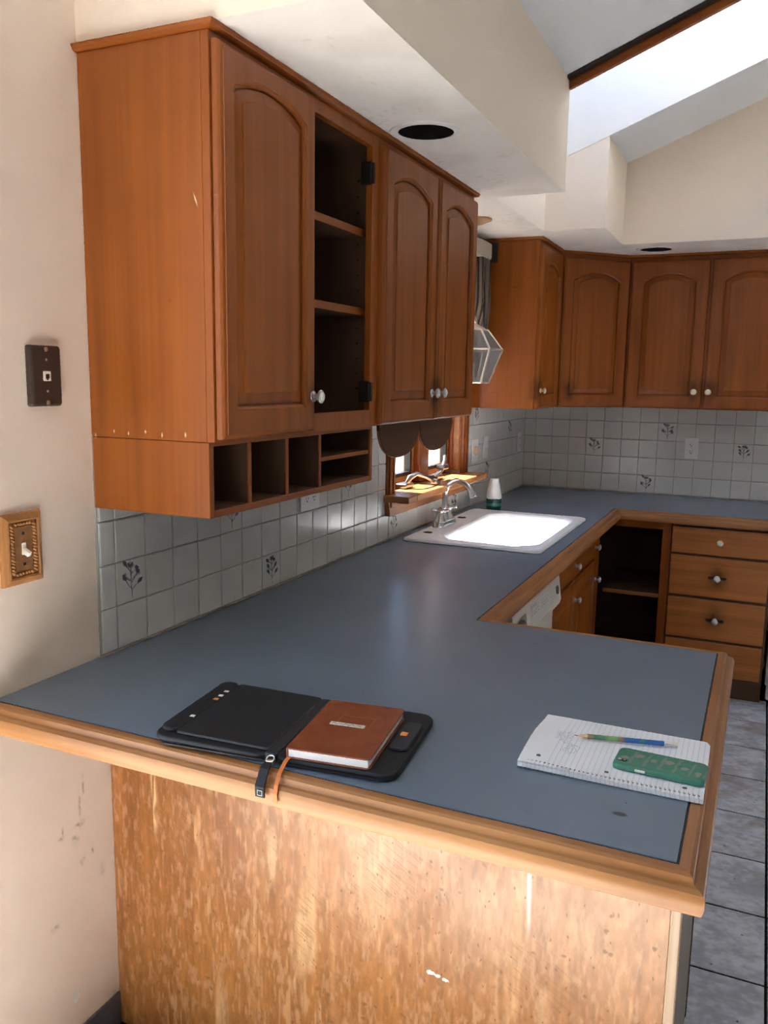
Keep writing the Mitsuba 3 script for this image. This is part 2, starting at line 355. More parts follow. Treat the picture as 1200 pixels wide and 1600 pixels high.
# ------------------------------------------------------------------ room shell
WIN = (1.84, 2.635, 1.09, 1.90)       # window opening y0 y1 z0 z1
DOOR = (-2.10, -0.24, 0.02, 2.18)     # glass patio door in the left wall
def wall_yz(x0, x1, y0, y1, top0, holes):
    poly = sg.Polygon([(y0, 0), (y1, 0), (y1, top0), (y0, top0)], [[(a, c), (b, c), (b, d), (a, d)] for a, b, c, d in holes])
    m = extrude(poly, x1-x0)
    return placed(m, frame_of((x0, 0, 0), (0, 1, 0), (0, 0, 1), (1, 0, 0)))
add('wall_left', wall_yz(-0.14, 0.0, YN-0.14, YB+0.14, 2.62, [WIN, DOOR]), M_WALL, 'cream painted left wall with a small window over the sink', kind='structure')
def wall_xz(y0, y1, holes=()):
    poly = sg.Polygon([(0, 0), (XR, 0), (XR, zc(XR)+0.2), (0, zc(0)+0.2)], [[(a, c), (b, c), (b, d), (a, d)] for a, b, c, d in holes])
    return placed(extrude(poly, y1-y0), frame_of((0, y1, 0), (1, 0, 0), (0, 0, 1), (0, -1, 0)))
add('wall_back', wall_xz(YB, YB+0.14), M_WALL, 'cream painted back wall', kind='structure')
M_FAR = mat('taupe_paint', (0.36, 0.345, 0.32), 0.7)
add('wall_rear', wall_xz(YN-0.14, YN), M_FAR, 'taupe wall behind the viewer', kind='structure')
add('wall_right', box(XR, XR+0.14, YN-0.14, YB+0.14, 0, zc(XR)+0.3), M_FAR, 'taupe wall on the right', kind='structure')
# ceiling slab with skylight shaft
SK = (0.36, 1.50, 1.886, 2.602); CT = 0.42
cpoly = sg.Polygon([(YN-0.14, 0), (YB+0.14, 0), (YB+0.14, 1), (YN-0.14, 1)])
def slab():
    v = []
    for x in (-0.2, XR+0.2):
        for y in (YN-0.14, YB+0.14):
            for d in (0, CT): v.append((x, y, zc(x)+d))
    m = trimesh.convex.convex_hull(np.array(v))
    return cut(m, box(SK[0], SK[1], SK[2], SK[3], 1.5, 5))
add('ceiling', slab(), M_CEIL, 'sloped grey white ceiling with a skylight shaft', kind='structure')
# white lining of the skylight shaft
def lining():
    t = 0.004; parts = []
    def quad(x0, x1, y0, y1):
        v = [(x, y, zc(x)+d) for x in (x0, x1) for y in (y0, y1) for d in (0.0, CT)]
        return trimesh.convex.convex_hull(np.array(v))
    parts = [quad(SK[0], SK[1], SK[3]-t, SK[3]), quad(SK[0], SK[1], SK[2], SK[2]+t), quad(SK[0], SK[0]+t, SK[2]+t, SK[3]-t), quad(SK[1]-t, SK[1], SK[2]+t, SK[3]-t)]
    return cat(parts)
add('shaft_lining', lining(), M_WHITE, 'white plaster lining of the skylight shaft', parent='ceiling')
# soffits: one stepped drop around the cabinets, holes for two recessed lights
def soffit():
    near = box(0, 0.608, 0.281, 1.886, ZO, 2.60)
    mid = box(0, 0.36, 1.886, 2.602, ZO, 2.60)
    blk = box(0, 0.617, 2.602, YB, ZO, 2.60)
    back = box(0.617, XR, 3.073, YB, ZO, 4.2)
    m = mani(near)+mani(mid)+mani(blk)+mani(back)
    v = [(x, y, zc(x)+d) for x in (-1, XR+1) for y in (0, YB+1) for d in (0.004, 4)]
    m = m-mani(trimesh.convex.convex_hull(np.array(v)))
    for (x, y, r) in LIGHTS:
        m = m-mani(move(trimesh.creation.cylinder(radius=r, height=0.30, sections=48), x, y, ZO+0.10))
    return unmani(m)
LIGHTS = [(0.427, 1.065, 0.079), (0.745, 3.262, 0.079)]
SOFF = add('soffit', soffit(), M_SOFF, 'cream boxed soffit above the wall cabinets', parent='ceiling')
for i, (x, y, r) in enumerate(LIGHTS):
    k = thing('recessed_light', ['open recessed ceiling light above the wall cabinet with open shelves', 'open recessed ceiling light above the back wall cabinet'][i], 'ceiling light', 'recessed lights in the soffit')
    ring = lathe([(r-0.006, 0.0), (r-0.006, -0.003), (r+0.004, -0.0045), (r+0.014, -0.003), (r+0.016, 0.0)], 48, False)
    add('trim_ring', move(ring, x, y, ZO), M_WHITE, parent=k, smooth=40)
    can = lathe([(r-0.001, 0.0), (r-0.001, 0.13), (r-0.02, 0.17), (0.0, 0.175)], 48)
    can = loft([np.stack([rr*np.cos(np.arange(48)*np.pi/24), rr*np.sin(np.arange(48)*np.pi/24), np.full(48, zz)], 1) for rr, zz in ((r-0.001, 0.0), (r-0.002, 0.13), (r-0.02, 0.17))], cap0=False)
    add('can', move(can, x, y, ZO), M_DKMETAL, 'black inside of the can', parent=k, smooth=40)
# dark wood trim along the near edge of the skylight
def slope_bar(x0, x1, y0, y1, d0, d1):
    return trimesh.convex.convex_hull(np.array([(x, y, zc(x)+d) for x in (x0, x1) for y in (y0, y1) for d in (d0, d1)]))
add('trim_1', slope_bar(0.609, 1.8, 1.872, 1.890, -0.034, -0.0005), W_X, 'brown wood trim board along the skylight edge', kind='structure')
add('channel', slope_bar(0.609, 1.8, 1.838, 1.868, -0.010, -0.0005), M_DKMETAL, 'black channel beside the wood trim', parent='trim_1')
# skylight glazing on the roof
sk_fr = cut(slope_bar(SK[0]-0.05, SK[1]+0.05, SK[2]-0.05, SK[3]+0.05, CT+0.001, CT+0.06), box(SK[0], SK[1], SK[2], SK[3], 1, 6))
add('window_2', sk_fr, M_DKMETAL, 'skylight frame on the roof', kind='structure')
add('pane', slope_bar(SK[0], SK[1], SK[2], SK[3], CT+0.03, CT+0.0305) if False else (np.array([(SK[0], SK[2], zc(SK[0])+CT+0.03), (SK[1], SK[2], zc(SK[1])+CT+0.03), (SK[1], SK[3], zc(SK[1])+CT+0.03), (SK[0], SK[3], zc(SK[0])+CT+0.03)]), np.array([[0, 1, 2, 3]])), M_GLASS, parent='window_2')

# floor: tiled kitchen, carpet in the dining room behind the viewer
FT = 0.3065
add('floor', box(-0.14, XR+0.14, YN-0.14, YB+0.14, -0.10, -0.003), M_FGROUT, 'dark grout bed of the tiled kitchen floor', kind='structure')
tl = box(0.0036, FT-0.0036, 0.0036, FT-0.0036, -0.003, 0.0, 0.001)
tile_ply = mikit.ply(tl, M_FTILE)
for j in range(-2, 10):
    for i in range(0, 11):
        x, y = 1.0995+FT*(i-2), 1.1025+FT*(j-3)
        if x < 0.95 or x > XR-FT or y > 3.2: continue
        add('tile', tile_ply, None, parent='floor', to_world=T().translate([x, y, 0]))
add('carpet', box(0, XR, YN, 0.28, -0.004, 0.0) if False else box(0, XR, YN, -0.431, -0.003, 0.002), M_CARPET, 'pale carpet of the dining area', parent='floor')
add('baseboard_left', cat([box(0.0, 0.006, -0.235, 0.2985, 0.0, 0.085, 0.002)]), M_VINYL, 'grey vinyl baseboard along the left wall', kind='structure')

# ------------------------------------------------------------------ wall tiles
ROWS = [H+0.005+PIT*i for i in range(6)]
T_FULL = {}
def tile_mesh(w, h):
    t, b = 0.0045, 0.0022
    lo = [(0, 0, 0), (w, 0, 0), (w, h, 0), (0, h, 0)]; md = [(0, 0, t-0.0015), (w, 0, t-0.0015), (w, h, t-0.0015), (0, h, t-0.0015)]
    hi = [(b, b, t), (w-b, b, t), (w-b, h-b, t), (b, h-b, t)]
    m = loft([lo, md, hi], cap0=False, cap1=False)
    c = trimesh.Trimesh(hi, [[0, 1, 2], [0, 2, 3]], process=False)
    return cat([m, c])
def tile_ply_of(w, h):
    k = (round(w, 3), round(h, 3))
    if k not in T_FULL: T_FULL[k] = mikit.ply(tile_mesh(*k), M_TILE)
    return T_FULL[k]
def leaf(x, y, a, L, w, n=8):
    t = np.linspace(0, 1, n); e = w*np.sin(np.pi*t)**0.8
    P = np.concatenate([np.stack([t*L, e], 1), np.stack([t[::-1]*L, -e[::-1]], 1)])
    c, s = math.cos(a), math.sin(a)
    return sg.Polygon(np.stack([x+P[:, 0]*c-P[:, 1]*s, y+P[:, 0]*s+P[:, 1]*c], 1)).buffer(0.0001)
def sprig(seed):
    """dark and pale flat print of a small sprig, in a unit of metres about the tile's centre"""
    r = random.Random(seed); dark, pale = [], []
    lean = r.uniform(-0.25, 0.25)
    def stem(x0, y0, x1, y1): dark.append(sg.LineString([(x0, y0), ((x0+x1)/2+r.uniform(-.003, .003), (y0+y1)/2), (x1, y1)]).buffer(0.00065))
    bx, by, tx, ty = 0.004*r.uniform(-1, 1), -0.034, 0.02*lean, 0.026
    stem(bx, by, tx, ty)
    for k, (f, s) in enumerate(((0.25, 1), (0.3, -1), (0.5, 1), (0.55, -1), (0.8, 1), (0.85, -1))):
        x, y = bx+(tx-bx)*f, by+(ty-by)*f
        a = math.pi/2-s*r.uniform(0.7, 1.25); L = r.uniform(0.014, 0.026)*(1.15-0.5*f)
        ex, ey = x+L*math.cos(a), y+L*math.sin(a)
        stem(x, y, ex, ey)
        if k < 2 or r.random() < 0.35: dark.append(leaf(ex-0.003*math.cos(a), ey, a, 0.017, 0.0042))
        else:
            for q in range(3): (dark if q else pale).append(leaf(ex, ey, a+(q-1)*0.9, 0.009, 0.0036))
    for q in range(5): (dark if q % 2 else pale).append(leaf(tx, ty, math.pi/2+(q-2)*0.62, 0.013, 0.003))
    for q in range(3): pale.append(leaf(tx*0.5, 0.0, math.pi/2+(q-1)*1.0, 0.03, 0.0022))
    out = []
    from shapely.ops import unary_union
    dk = unary_union(dark); pl = unary_union(pale).difference(dk)
    for g in (dk, pl):
        out.append(cat([extrude(q, 0.0002) for q in getattr(g, 'geoms', [g]) if q.area > 1e-7]))
    return out
SPRIGS = [sprig(s) for s in (3, 11, 19, 27)]
add('grout', cut(box(0.0, 0.0045, 0.281, YB, H+0.002, 1.3965), box(-1, 1, 1.775, 2.70, 1.0, 2)), M_GROUT, 'grey grout behind the left backsplash tiles', parent='wall_left')
add('grout', box(0.0046, 2.2, YB-0.0045, YB, H+0.002, 1.3965), M_GROUT, 'grey grout behind the back splash tiles', parent='wall_back')
def put_tile(wall, lo, hi, z0, z1, deco=None):
    g = 0.0013
    w, h = hi-lo-2*g, z1-z0-2*g
    if w < 0.008 or h < 0.008: return
    if wall == 'wall_left': M = frame_of((0.0045, hi-g, z0+g), (0, -1, 0), (0, 0, 1), (1, 0, 0)) ; M = frame_of((0.0045, lo+g, z0+g), (0, 1, 0), (0, 0, 1), (1, 0, 0))
    else: M = frame_of((lo+g, YB-0.0045, z0+g), (1, 0, 0), (0, 0, 1), (0, -1, 0))
    k = add('tile', tile_ply_of(w, h), None, parent=wall, to_world=T(M.tolist()))
    if deco is not None:
        D = M @ trimesh.transformations.translation_matrix([w/2, h/2, 0.00455]) @ np.diag([1.18, 1.18, 1, 1])
        labels[k] = {'label': 'white tile printed with a slate blue flower sprig'}
        d, p = SPRIGS[deco % 4]
        add('flower_print', placed(d, D), M_PRINT, parent=k)
        add('pale_print', placed(p, D), M_PRINT2, parent=k)
ys = [0.283]+[0.330+PIT*1.004*i for i in range(36)]
ys = [y for y in ys if y < YB-0.05]+[YB-0.006]
DEC_L = {(0.379, 1): 0, (0.77, 2): 1, (0.963, 0): 2, (1.455, 2): 3, (1.85, 0): 0, (2.54, 0): 1, (2.84, 4): 2, (3.42, 3): 0, (3.03, 1): 3}
for a, b in zip(ys[:-1], ys[1:]):
    for r in range(5):
        z0, z1 = ROWS[r], min(ROWS[r+1], 1.3965)
        z1 = 1.3965 if r == 4 else z1
        deco = next((v for (yy, rr), v in DEC_L.items() if rr == r and a <= yy < b), None)
        if r >= 1 and b > 1.775 and a < 2.70:
            if a < 1.775: put_tile('wall_left', a, 1.774, z0, z1)
            if b > 2.70: put_tile('wall_left', 2.701, b, z0, z1)
            continue
        put_tile('wall_left', a, b, z0, z1, deco)
xs = [0.0092, 0.0755]+[0.0755+PIT*0.995*i for i in range(1, 17)]
DEC_B = {(0.805, 3): 1, (0.412, 2): 0, (1.184, 2): 2, (0.704, 0): 3}
for a, b in zip(xs[:-1], xs[1:]):
    for r in range(5):
        z0, z1 = ROWS[r], 1.3965 if r == 4 else ROWS[r+1]
        deco = next((v for (xx, rr), v in DEC_B.items() if rr == r and a <= xx < b), None)
        put_tile('wall_back', a, b, z0, z1, deco)

# ------------------------------------------------------------------ window over the sink
y0, y1, z0, z1 = WIN
wk = 'window_1'
def casing_leg(ya, yb):
    p = [(0, 0), (0.020, 0), (0.022, 0.006), (0.022, 0.018), (0.017, 0.023), (0.017, 0.046), (0.020, 0.052), (0.020, 0.065), (0, 0.065)]
    return p
cs = box(0.0005, 0.020, y0-0.065, y0, 1.0905, z1+0.06, 0.003)
add(wk, cat([box(-0.088, -0.0005, y0+0.0005, y0+0.018, z0+0.018, z1-0.018, 0.001), box(-0.088, -0.0005, y1-0.018, y1-0.0005, z0+0.018, z1-0.018, 0.001), box(-0.088, -0.0005, y0+0.0005, y1-0.0005, z1-0.018, z1-0.0005, 0.001), box(-0.088, -0.0705, y0+0.0005, y1-0.0005, z0+0.0005, z0+0.018, 0.001)]), W_WIN, 'stained wood window above the sink, two crank casements', kind='structure')
add('outer_frame', cat([box(-0.150, -0.0885, y0+0.0005, y0+0.016, z0+0.018, z1-0.018, 0.001), box(-0.150, -0.0885, y1-0.016, y1-0.0005, z0+0.018, z1-0.018, 0.001), box(-0.150, -0.0885, y0+0.0005, y1-0.0005, z1-0.018, z1-0.0005, 0.001), box(-0.170, -0.0885, y0+0.0005, y1-0.0005, z0+0.0005, z0+0.018, 0.001)]), M_WHITE, 'white outer frame', parent=wk)
for a, b in ((y0-0.065, y0), (y1, y1+0.065)):
    leg = cat([box(0.0005, 0.018, a, b, 1.0905, z1+0.065, 0.002), box(0.018, 0.024, a+0.008, a+0.026, 1.0905, z1+0.06, 0.002), box(0.018, 0.022, b-0.020, b-0.006, 1.0905, z1+0.06, 0.002)])
    add('casing', leg, W_V, parent=wk)
add('casing', box(0.0005, 0.020, y0, y1, z1, z1+0.065, 0.002), W_WIN, parent=wk)
add('stop', box(-0.045, -0.030, y1-0.030, y1-0.0185, z0+0.03, z1-0.02, 0.002), W_V, parent=wk)
add('mullion', box(-0.087, -0.020, 2.190, 2.288, z0+0.006, z1-0.018, 0.004), W_V, parent=wk)
add('sill', cat([box(-0.070, 0.112, y0+0.0005, y1-0.0005, z0-0.022, z0+0.004, 0.003) , box(0.0062, 0.112, 1.755, y0+0.001, z0-0.022, z0+0.004, 0.003), box(0.0062, 0.112, y1-0.001, 2.722, z0-0.022, z0+0.004, 0.003)]), W_WIN, 'broad stained wood sill', parent=wk)
ap = sg.Polygon([(1.776, 1.012), (2.700, 1.012), (2.715, 1.0675), (1.762, 1.0675)])
apr = cat([placed(extrude(ap, 0.022), frame_of((0.0062, 0, 0), (0, 1, 0), (0, 0, 1), (1, 0, 0))), box(0.028, 0.034, 1.775, 2.705, 1.045, 1.0675, 0.002)])
add('apron', apr, W_WIN, parent=wk)
for k, (a, b) in enumerate(((y0+0.018, 2.190), (2.288, y1-0.018))):
    w = 0.034
    s = add('sash', cat([box(-0.085, -0.050, a, a+w, z0+0.018, z1-0.02, 0.003), box(-0.085, -0.050, b-w, b, z0+0.018, z1-0.02, 0.003), box(-0.085, -0.050, a+w, b-w, z0+0.018, z0+0.044, 0.003), box(-0.085, -0.050, a+w, b-w, z1-0.06, z1-0.02, 0.003)]), W_WIN, parent=wk)
    add('gasket', cat([box(-0.074, -0.048, a+w-0.004, a+w+0.008, z0+0.044, z1-0.06), box(-0.074, -0.048, b-w-0.012, b-w+0.003, z0+0.044, z1-0.06), box(-0.074, -0.048, a+w, b-w, z0+0.042, z0+0.056)]), M_DKMETAL, 'black glazing gasket', parent=s)
    add('pane', (np.array([(-0.062, a+w, z0+0.05), (-0.062, b-w, z0+0.05), (-0.062, b-w, z1-0.06), (-0.062, a+w, z1-0.06)]), np.array([[0, 1, 2, 3]])), M_GLASS, 'clear window pane', parent=s)
    # folding crank operator
    cy = 1.99 if k == 0 else 2.335
    bx = cat([rbox(-0.035, 0.018, cy-0.035, cy+0.045, z0+0.0045, z0+0.026, 0.008)])
    if k == 0:
        arm = tube([(0.010, cy-0.010, z0+0.028), (0.020, cy-0.005, z0+0.050), (0.034, cy+0.03, z0+0.062), (0.05, cy+0.09, z0+0.044), (0.062, cy+0.15, z0+0.022), (0.064, cy+0.165, z0+0.020)], [0.010, 0.012, 0.009, 0.007, 0.007, 0.008], 10)
        tip = rbox(0.045, 0.078, cy+0.15, cy+0.19, z0+0.006, z0+0.028, 0.007)
    else:
        arm = tube([(0.010, cy-0.06, z0+0.022), (0.025, cy-0.03, z0+0.040), (0.030, cy+0.0, z0+0.062), (0.018, cy+0.05, z0+0.080), (-0.005, cy+0.11, z0+0.098)], [0.009, 0.009, 0.012, 0.010, 0.007], 10)
        tip = rbox(0.008, 0.044, cy-0.03, cy+0.04, z0+0.050, z0+0.072, 0.008)
    add('crank', cat([bx, arm, tip]), M_STEEL, 'folding metal crank handle', parent=wk, smooth=40)
# patio door in the left wall behind the viewer (its sun lights the dining floor), 
a, b, c, d = DOOR
fr = cat([box(-0.10, -0.04, a, a+0.05, c, d), box(-0.10, -0.04, b-0.05, b, c, d), box(-0.10, -0.04, a+0.05, b-0.05, d-0.05, d), box(-0.10, -0.04, a+0.05, b-0.05, c, c+0.05)])
add('door_1', fr, M_WHITEPL, 'white glazed patio door in the left wall behind the viewer', kind='structure')
add('pane', (np.array([(-0.07, a, c), (-0.07, b, c), (-0.07, b, d), (-0.07, a, d)]), np.array([[0, 1, 2, 3]])), M_GLASS, parent='door_1')

# outdoors: paving and a weathered board fence seen through the window
add('ground', box(-14, 12, -14, 14, -0.35, -0.12), M_GROUND, 'pale paving outside the window', kind='structure')
fk = thing('fence', 'pale weathered board fence outside the sink window', 'fence')
for i in range(34):
    y = -1.0+i*0.16
    add('board', box(-2.62, -2.60, y+0.003, y+0.154, -0.12, 1.72+0.01*(i % 3), 0.003), M_FENCE, parent=fk)
add('rail', cat([box(-2.66, -2.621, -1.0, 4.4, 0.3, 0.39), box(-2.66, -2.621, -1.0, 4.4, 1.3, 1.39)]), M_FENCE, parent=fk)

# ------------------------------------------------------------------ cabinet doors
def outline(wd, b, hs, rise, ins, n=18):
    """arched opening: half width wd, bottom b, shoulder height hs, arch rise; inset by ins; centred on u=0"""
    a = wd-ins
    if rise <= 0:
        top = [(a-2*a*i/n, hs-ins) for i in range(n+1)]
    else:
        R = (wd*wd+rise*rise)/(2*rise); cy = hs+rise-R
        top = []
        for i in range(n+1):
            u = a-2*a*i/n; top.append((u, cy+math.sqrt(max((R-ins)**2-u*u, 0))))
    side = [(-a, top[-1][1]*(1-k/4)+(b+ins)*k/4) for k in range(1, 4)]
    bot = [(-a+2*a*i/6, b+ins) for i in range(7)]
    sid2 = [(a, (b+ins)*(1-k/4)+top[0][1]*k/4) for k in range(1, 4)]
    return np.array(top+side+bot+sid2)
def door_meshes(W, Hh, rise=0.045, stile=0.056, t=0.021, shoulder=0.085, rail=0.056):
    """(frame, raised panel) in local u (centre 0), v (from 0), w (0 back .. t front)"""
    wd = W/2-stile; hs = Hh-(shoulder if rise > 0 else rail)
    def rect(i, w): return np.array([(-W/2+i, i, w), (W/2-i, i, w), (W/2-i, Hh-i, w), (-W/2+i, Hh-i, w)])
    rim = loft([rect(0, 0), rect(0, t-0.012), rect(0.0012, t-0.0075), rect(0.0040, t-0.0040), rect(0.0085, t-0.0020), rect(0.0095, t-0.0018), rect(0.0100, t)], cap1=False)
    op = outline(wd, rail, hs, rise, 0)
    poly = sg.Polygon(rect(0.0100, 0)[:, :2], [op])
    v, f = poly_mesh(poly)
    front = trimesh.Trimesh(np.column_stack([v, np.full(len(v), t)]), f, process=False)
    if front.face_normals[:, 2].mean() < 0: front.invert()
    def lp(ins, w): return np.column_stack([outline(wd, rail, hs, rise, ins), np.full(len(op), w)])
    bead = loft([lp(0, t), lp(0.0012, t-0.0022), lp(0.0024, t-0.0022), lp(0.006, t-0.0040), lp(0.0085, t-0.0080), lp(0.0088, t-0.0165), lp(0.0122, t-0.0165)], cap0=False, cap1=False)
    fr = cat([rim, front, bead])
    pan = loft([lp(0.0123, t-0.0170), lp(0.0123, t-0.0110), lp(0.020, t-0.0100), lp(0.034, t-0.0058), lp(0.0348, t-0.0030), lp(0.0365, t-0.0024)], cap0=False)
    return fr, pan
def knob_meshes(r=0.0155):
    base = lathe([(r*0.85, 0), (r*0.8, 0.003), (r*0.38, 0.005), (r*0.36, 0.012), (r*0.8, 0.016), (r, 0.019), (r, 0.022), (r*0.86, 0.0235), (r*0.7, 0.0236)], 20)
    capm = lathe([(r*0.74, 0.0232), (r*0.66, 0.0258), (r*0.35, 0.0272), (0, 0.0275)], 20)
    return base, capm
def add_knob(parent, o, w, metal=None, cap=True):
    w = np.array(w, float); up = np.array([0, 0, 1.0]); u = np.cross(up, w)
    M = frame_of(o, u, up, w)
    b, c = knob_meshes()
    add('knob', placed(b, M), metal or M_CHROME, 'chrome knob' if metal is None else 'brass knob', parent=parent, smooth=40)
    if cap: add('knob_cap', placed(c, M), M_CERAM, 'white knob cap', parent=parent, smooth=40)
def add_door(parent, o, u, w, W, Hh, knob=None, metal=None, wood=None, rise=0.046, stile=0.054, shoulder=0.105, name='door'):
    """o: bottom centre of the door's back; u: width direction; w: outward"""
    fr, pan = door_meshes(W, Hh, rise, stile, shoulder=shoulder)
    u, w = np.array(u, float), np.array(w, float)
    if np.cross(u, [0, 0, 1]) @ w < 0: u = -u
    M = frame_of(o, u, (0, 0, 1), w)
    k = add(name, placed(fr, M), wood or W_V, parent=parent, smooth=25)
    add('raised_panel', placed(pan, M), wood or W_V, parent=k, smooth=25)
    if knob is not None:
        add_knob(k, np.array(o)+np.array(knob[0])*1.0*np.array(u)*(1 if knob[0] is not None else 0)*0+np.array([0, 0, 0])+knob_off(o, u, w, knob), w, metal)
    return k
def knob_off(o, u, w, knob):
    """knob: (offset along the positive world direction of |u|, height)"""
    uu = np.abs(u)
    return uu*knob[0]+np.array([0, 0, knob[1]])+np.array(w)*0.0206

# ---- near wall cabinet: one door left, open right bay
cab = thing('wall_cabinet', 'orange brown wall cabinet with one arched door and open shelves, above the pigeonholes', 'cabinet')
Y0, YM, Y1 = 0.281, 0.66, 1.026
add('side_panel', box(0.0005, 0.296, Y0, Y0+0.018, ZS, ZT, 0.001), W_V, 'broad side panel facing the viewer', parent=cab)
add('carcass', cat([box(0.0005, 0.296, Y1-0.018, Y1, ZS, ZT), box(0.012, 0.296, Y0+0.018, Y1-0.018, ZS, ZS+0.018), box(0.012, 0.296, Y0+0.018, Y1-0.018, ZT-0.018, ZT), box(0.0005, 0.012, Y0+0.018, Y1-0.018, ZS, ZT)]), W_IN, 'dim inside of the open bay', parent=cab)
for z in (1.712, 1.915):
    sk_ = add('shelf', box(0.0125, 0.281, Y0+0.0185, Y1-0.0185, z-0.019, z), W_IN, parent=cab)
    add('front_edge', box(0.2812, 0.285, Y0+0.0185, Y1-0.0185, z-0.0192, z+0.0002, 0.0008), W_Y, 'paler front edge', parent=sk_)
ff = [box(0.296, XF, Y0, 0.320, ZS, ZT, 0.001), box(0.296, XF, 0.640, 0.672, ZS+0.045, ZT-0.03, 0.001), box(0.296, XF, 0.982, Y1, ZS, ZT, 0.001)]
add('face_frame', cat(ff+[box(0.296, XF, 0.320, 0.982, ZS, ZS+0.045, 0.001), box(0.296, XF, 0.320, 0.982, ZT-0.032, ZT, 0.001)]), W_V, parent=cab)
for z in (2.05, 1.492):
    hng = cat([box(0.285, 0.3155, 0.972, 0.9815, z-0.028, z+0.028, 0.002), box(0.314, 0.318, 0.974, 0.992, z-0.02, z+0.02, 0.001), placed(trimesh.creation.cylinder(radius=0.004, height=0.05, sections=10), trimesh.transformations.translation_matrix([0.319, 0.978, z]))])
    add('hinge', hng, M_DKMETAL, 'dark hinge left from the missing door', parent=cab)
pins = cat([placed(trimesh.creation.cylinder(radius=0.0028, height=0.004, sections=8), frame_of((x, 1.0065, z), (0, 0, 1), (1, 0, 0), (0, 1, 0))) for x in (0.262,) for z in (1.50, 1.54, 1.58, 1.62, 1.66, 1.76, 1.80, 1.84, 1.88, 1.96, 2.0, 2.04)])
add('peg_hole', pins, M_BLACK, 'row of shelf peg holes', parent=cab, kind='stuff')
add_door(cab, (XF+0.001, (0.287+0.648)/2, 1.404), (0, 1, 0), (1, 0, 0), 0.361, 0.730, knob=(0.166, 0.080), shoulder=0.070, rise=0.034, stile=0.042)
# pigeonhole unit under it
cub = thing('pigeonhole_shelf', 'wooden pigeonhole shelf unit under the near wall cabinet', 'shelf unit')
YC1 = 1.032
add('side_panel', box(0.0005, 0.300, Y0, Y0+0.016, ZC, ZS-0.0008, 0.001), W_V, 'plain side panel facing the viewer', parent=cub)
add('end_panel', box(0.0005, 0.300, YC1-0.014, YC1, ZC, ZS-0.0008, 0.001), W_V, parent=cub)
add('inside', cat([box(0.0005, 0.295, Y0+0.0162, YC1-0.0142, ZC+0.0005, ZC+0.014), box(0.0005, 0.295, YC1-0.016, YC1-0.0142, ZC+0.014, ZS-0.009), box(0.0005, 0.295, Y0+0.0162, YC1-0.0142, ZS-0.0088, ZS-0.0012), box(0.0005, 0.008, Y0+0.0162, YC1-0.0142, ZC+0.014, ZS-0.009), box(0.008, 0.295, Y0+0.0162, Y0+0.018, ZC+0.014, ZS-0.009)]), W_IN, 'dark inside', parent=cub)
add('front_edge', box(0.2952, 0.300, Y0+0.0162, YC1-0.0142, ZC, ZC+0.0142, 0.0008), W_Y, parent=cub)
add('front_edge', box(0.2952, 0.300, Y0+0.0162, YC1-0.0142, ZS-0.0090, ZS-0.0008, 0.0008), W_Y, parent=cub)
for y in (0.427, 0.580, 0.735):
    dk_ = add('divider', box(0.008, 0.2948, y-0.006, y+0.006, ZC+0.0142, ZS-0.009), W_IN, parent=cub)
    add('front_edge', box(0.295, 0.2985, y-0.0062, y+0.0062, ZC+0.0144, ZS-0.0092, 0.0008), W_V, 'paler front edge', parent=dk_)
ss_ = add('small_shelf', box(0.008, 0.292, 0.7415, YC1-0.0165, 1.322, 1.332), W_IN, parent=cub)
add('front_edge', box(0.2922, 0.2965, 0.7415, YC1-0.0165, 1.3218, 1.3322, 0.0008), W_Y, 'paler front edge', parent=ss_)
# ---- second wall cabinet, two doors
cab = thing('wall_cabinet', 'brown wall cabinet with two arched doors left of the sink window', 'cabinet')
A, B = 1.0275, 1.800
add('body', cat([box(0.0005, 0.296, A, B, ZS+0.002, ZT, 0.001), box(0.296, XF, A, B, ZS+0.002, ZT, 0.001)]), W_V, parent=cab)
add_door(cab, (XF, (1.022+1.416)/2, 1.402), (0, 1, 0), (1, 0, 0), 0.386, 0.730, knob=(0.170, 0.083), shoulder=0.086, rise=0.036, stile=0.048)
add_door(cab, (XF, (1.426+1.796)/2, 1.402), (0, 1, 0), (1, 0, 0), 0.364, 0.730, knob=(-0.158, 0.083), shoulder=0.086, rise=0.036, stile=0.048)
# scalloped board under it
def scallop(y, w, d):
    t = np.linspace(0, np.pi, 25)
    return sg.Polygon([(y+w/2-w/2*np.sign(np.cos(a))*abs(np.cos(a))**0.85*1.0, -d*np.sin(a)**0.85) for a in t]+[(y+w, 0.0), (y, 0.0)])
sv = thing('scalloped_valance', 'dark brown board with two round scallops hanging below the cabinet beside the window', 'valance')
SX = 0.262
from shapely.ops import unary_union
up = 1.3985
s2 = unary_union([scallop(1.140, 0.313, 0.108), scallop(1.452, 0.312, 0.108), sg.box(1.145, -0.010, 1.76, 0.0)]).buffer(0)
Ms = frame_of((SX, 0, up), (0, 1, 0), (0, 0, 1), (1, 0, 0))
add('board', placed(extrude(s2, 0.009), Ms), W_BROWN, parent=sv)
for y in (1.140, 1.452):
    t = np.linspace(0.15, np.pi-0.02, 26)
    path = [(SX+0.0045, y+0.156-0.156*np.sign(np.cos(a))*abs(np.cos(a))**0.85, up-0.108*np.sin(a)**0.85) for a in t]
    add('piping', tube(path, 0.0028, 6), W_WIN, 'lighter rim of a scallop', parent=sv, smooth=40)
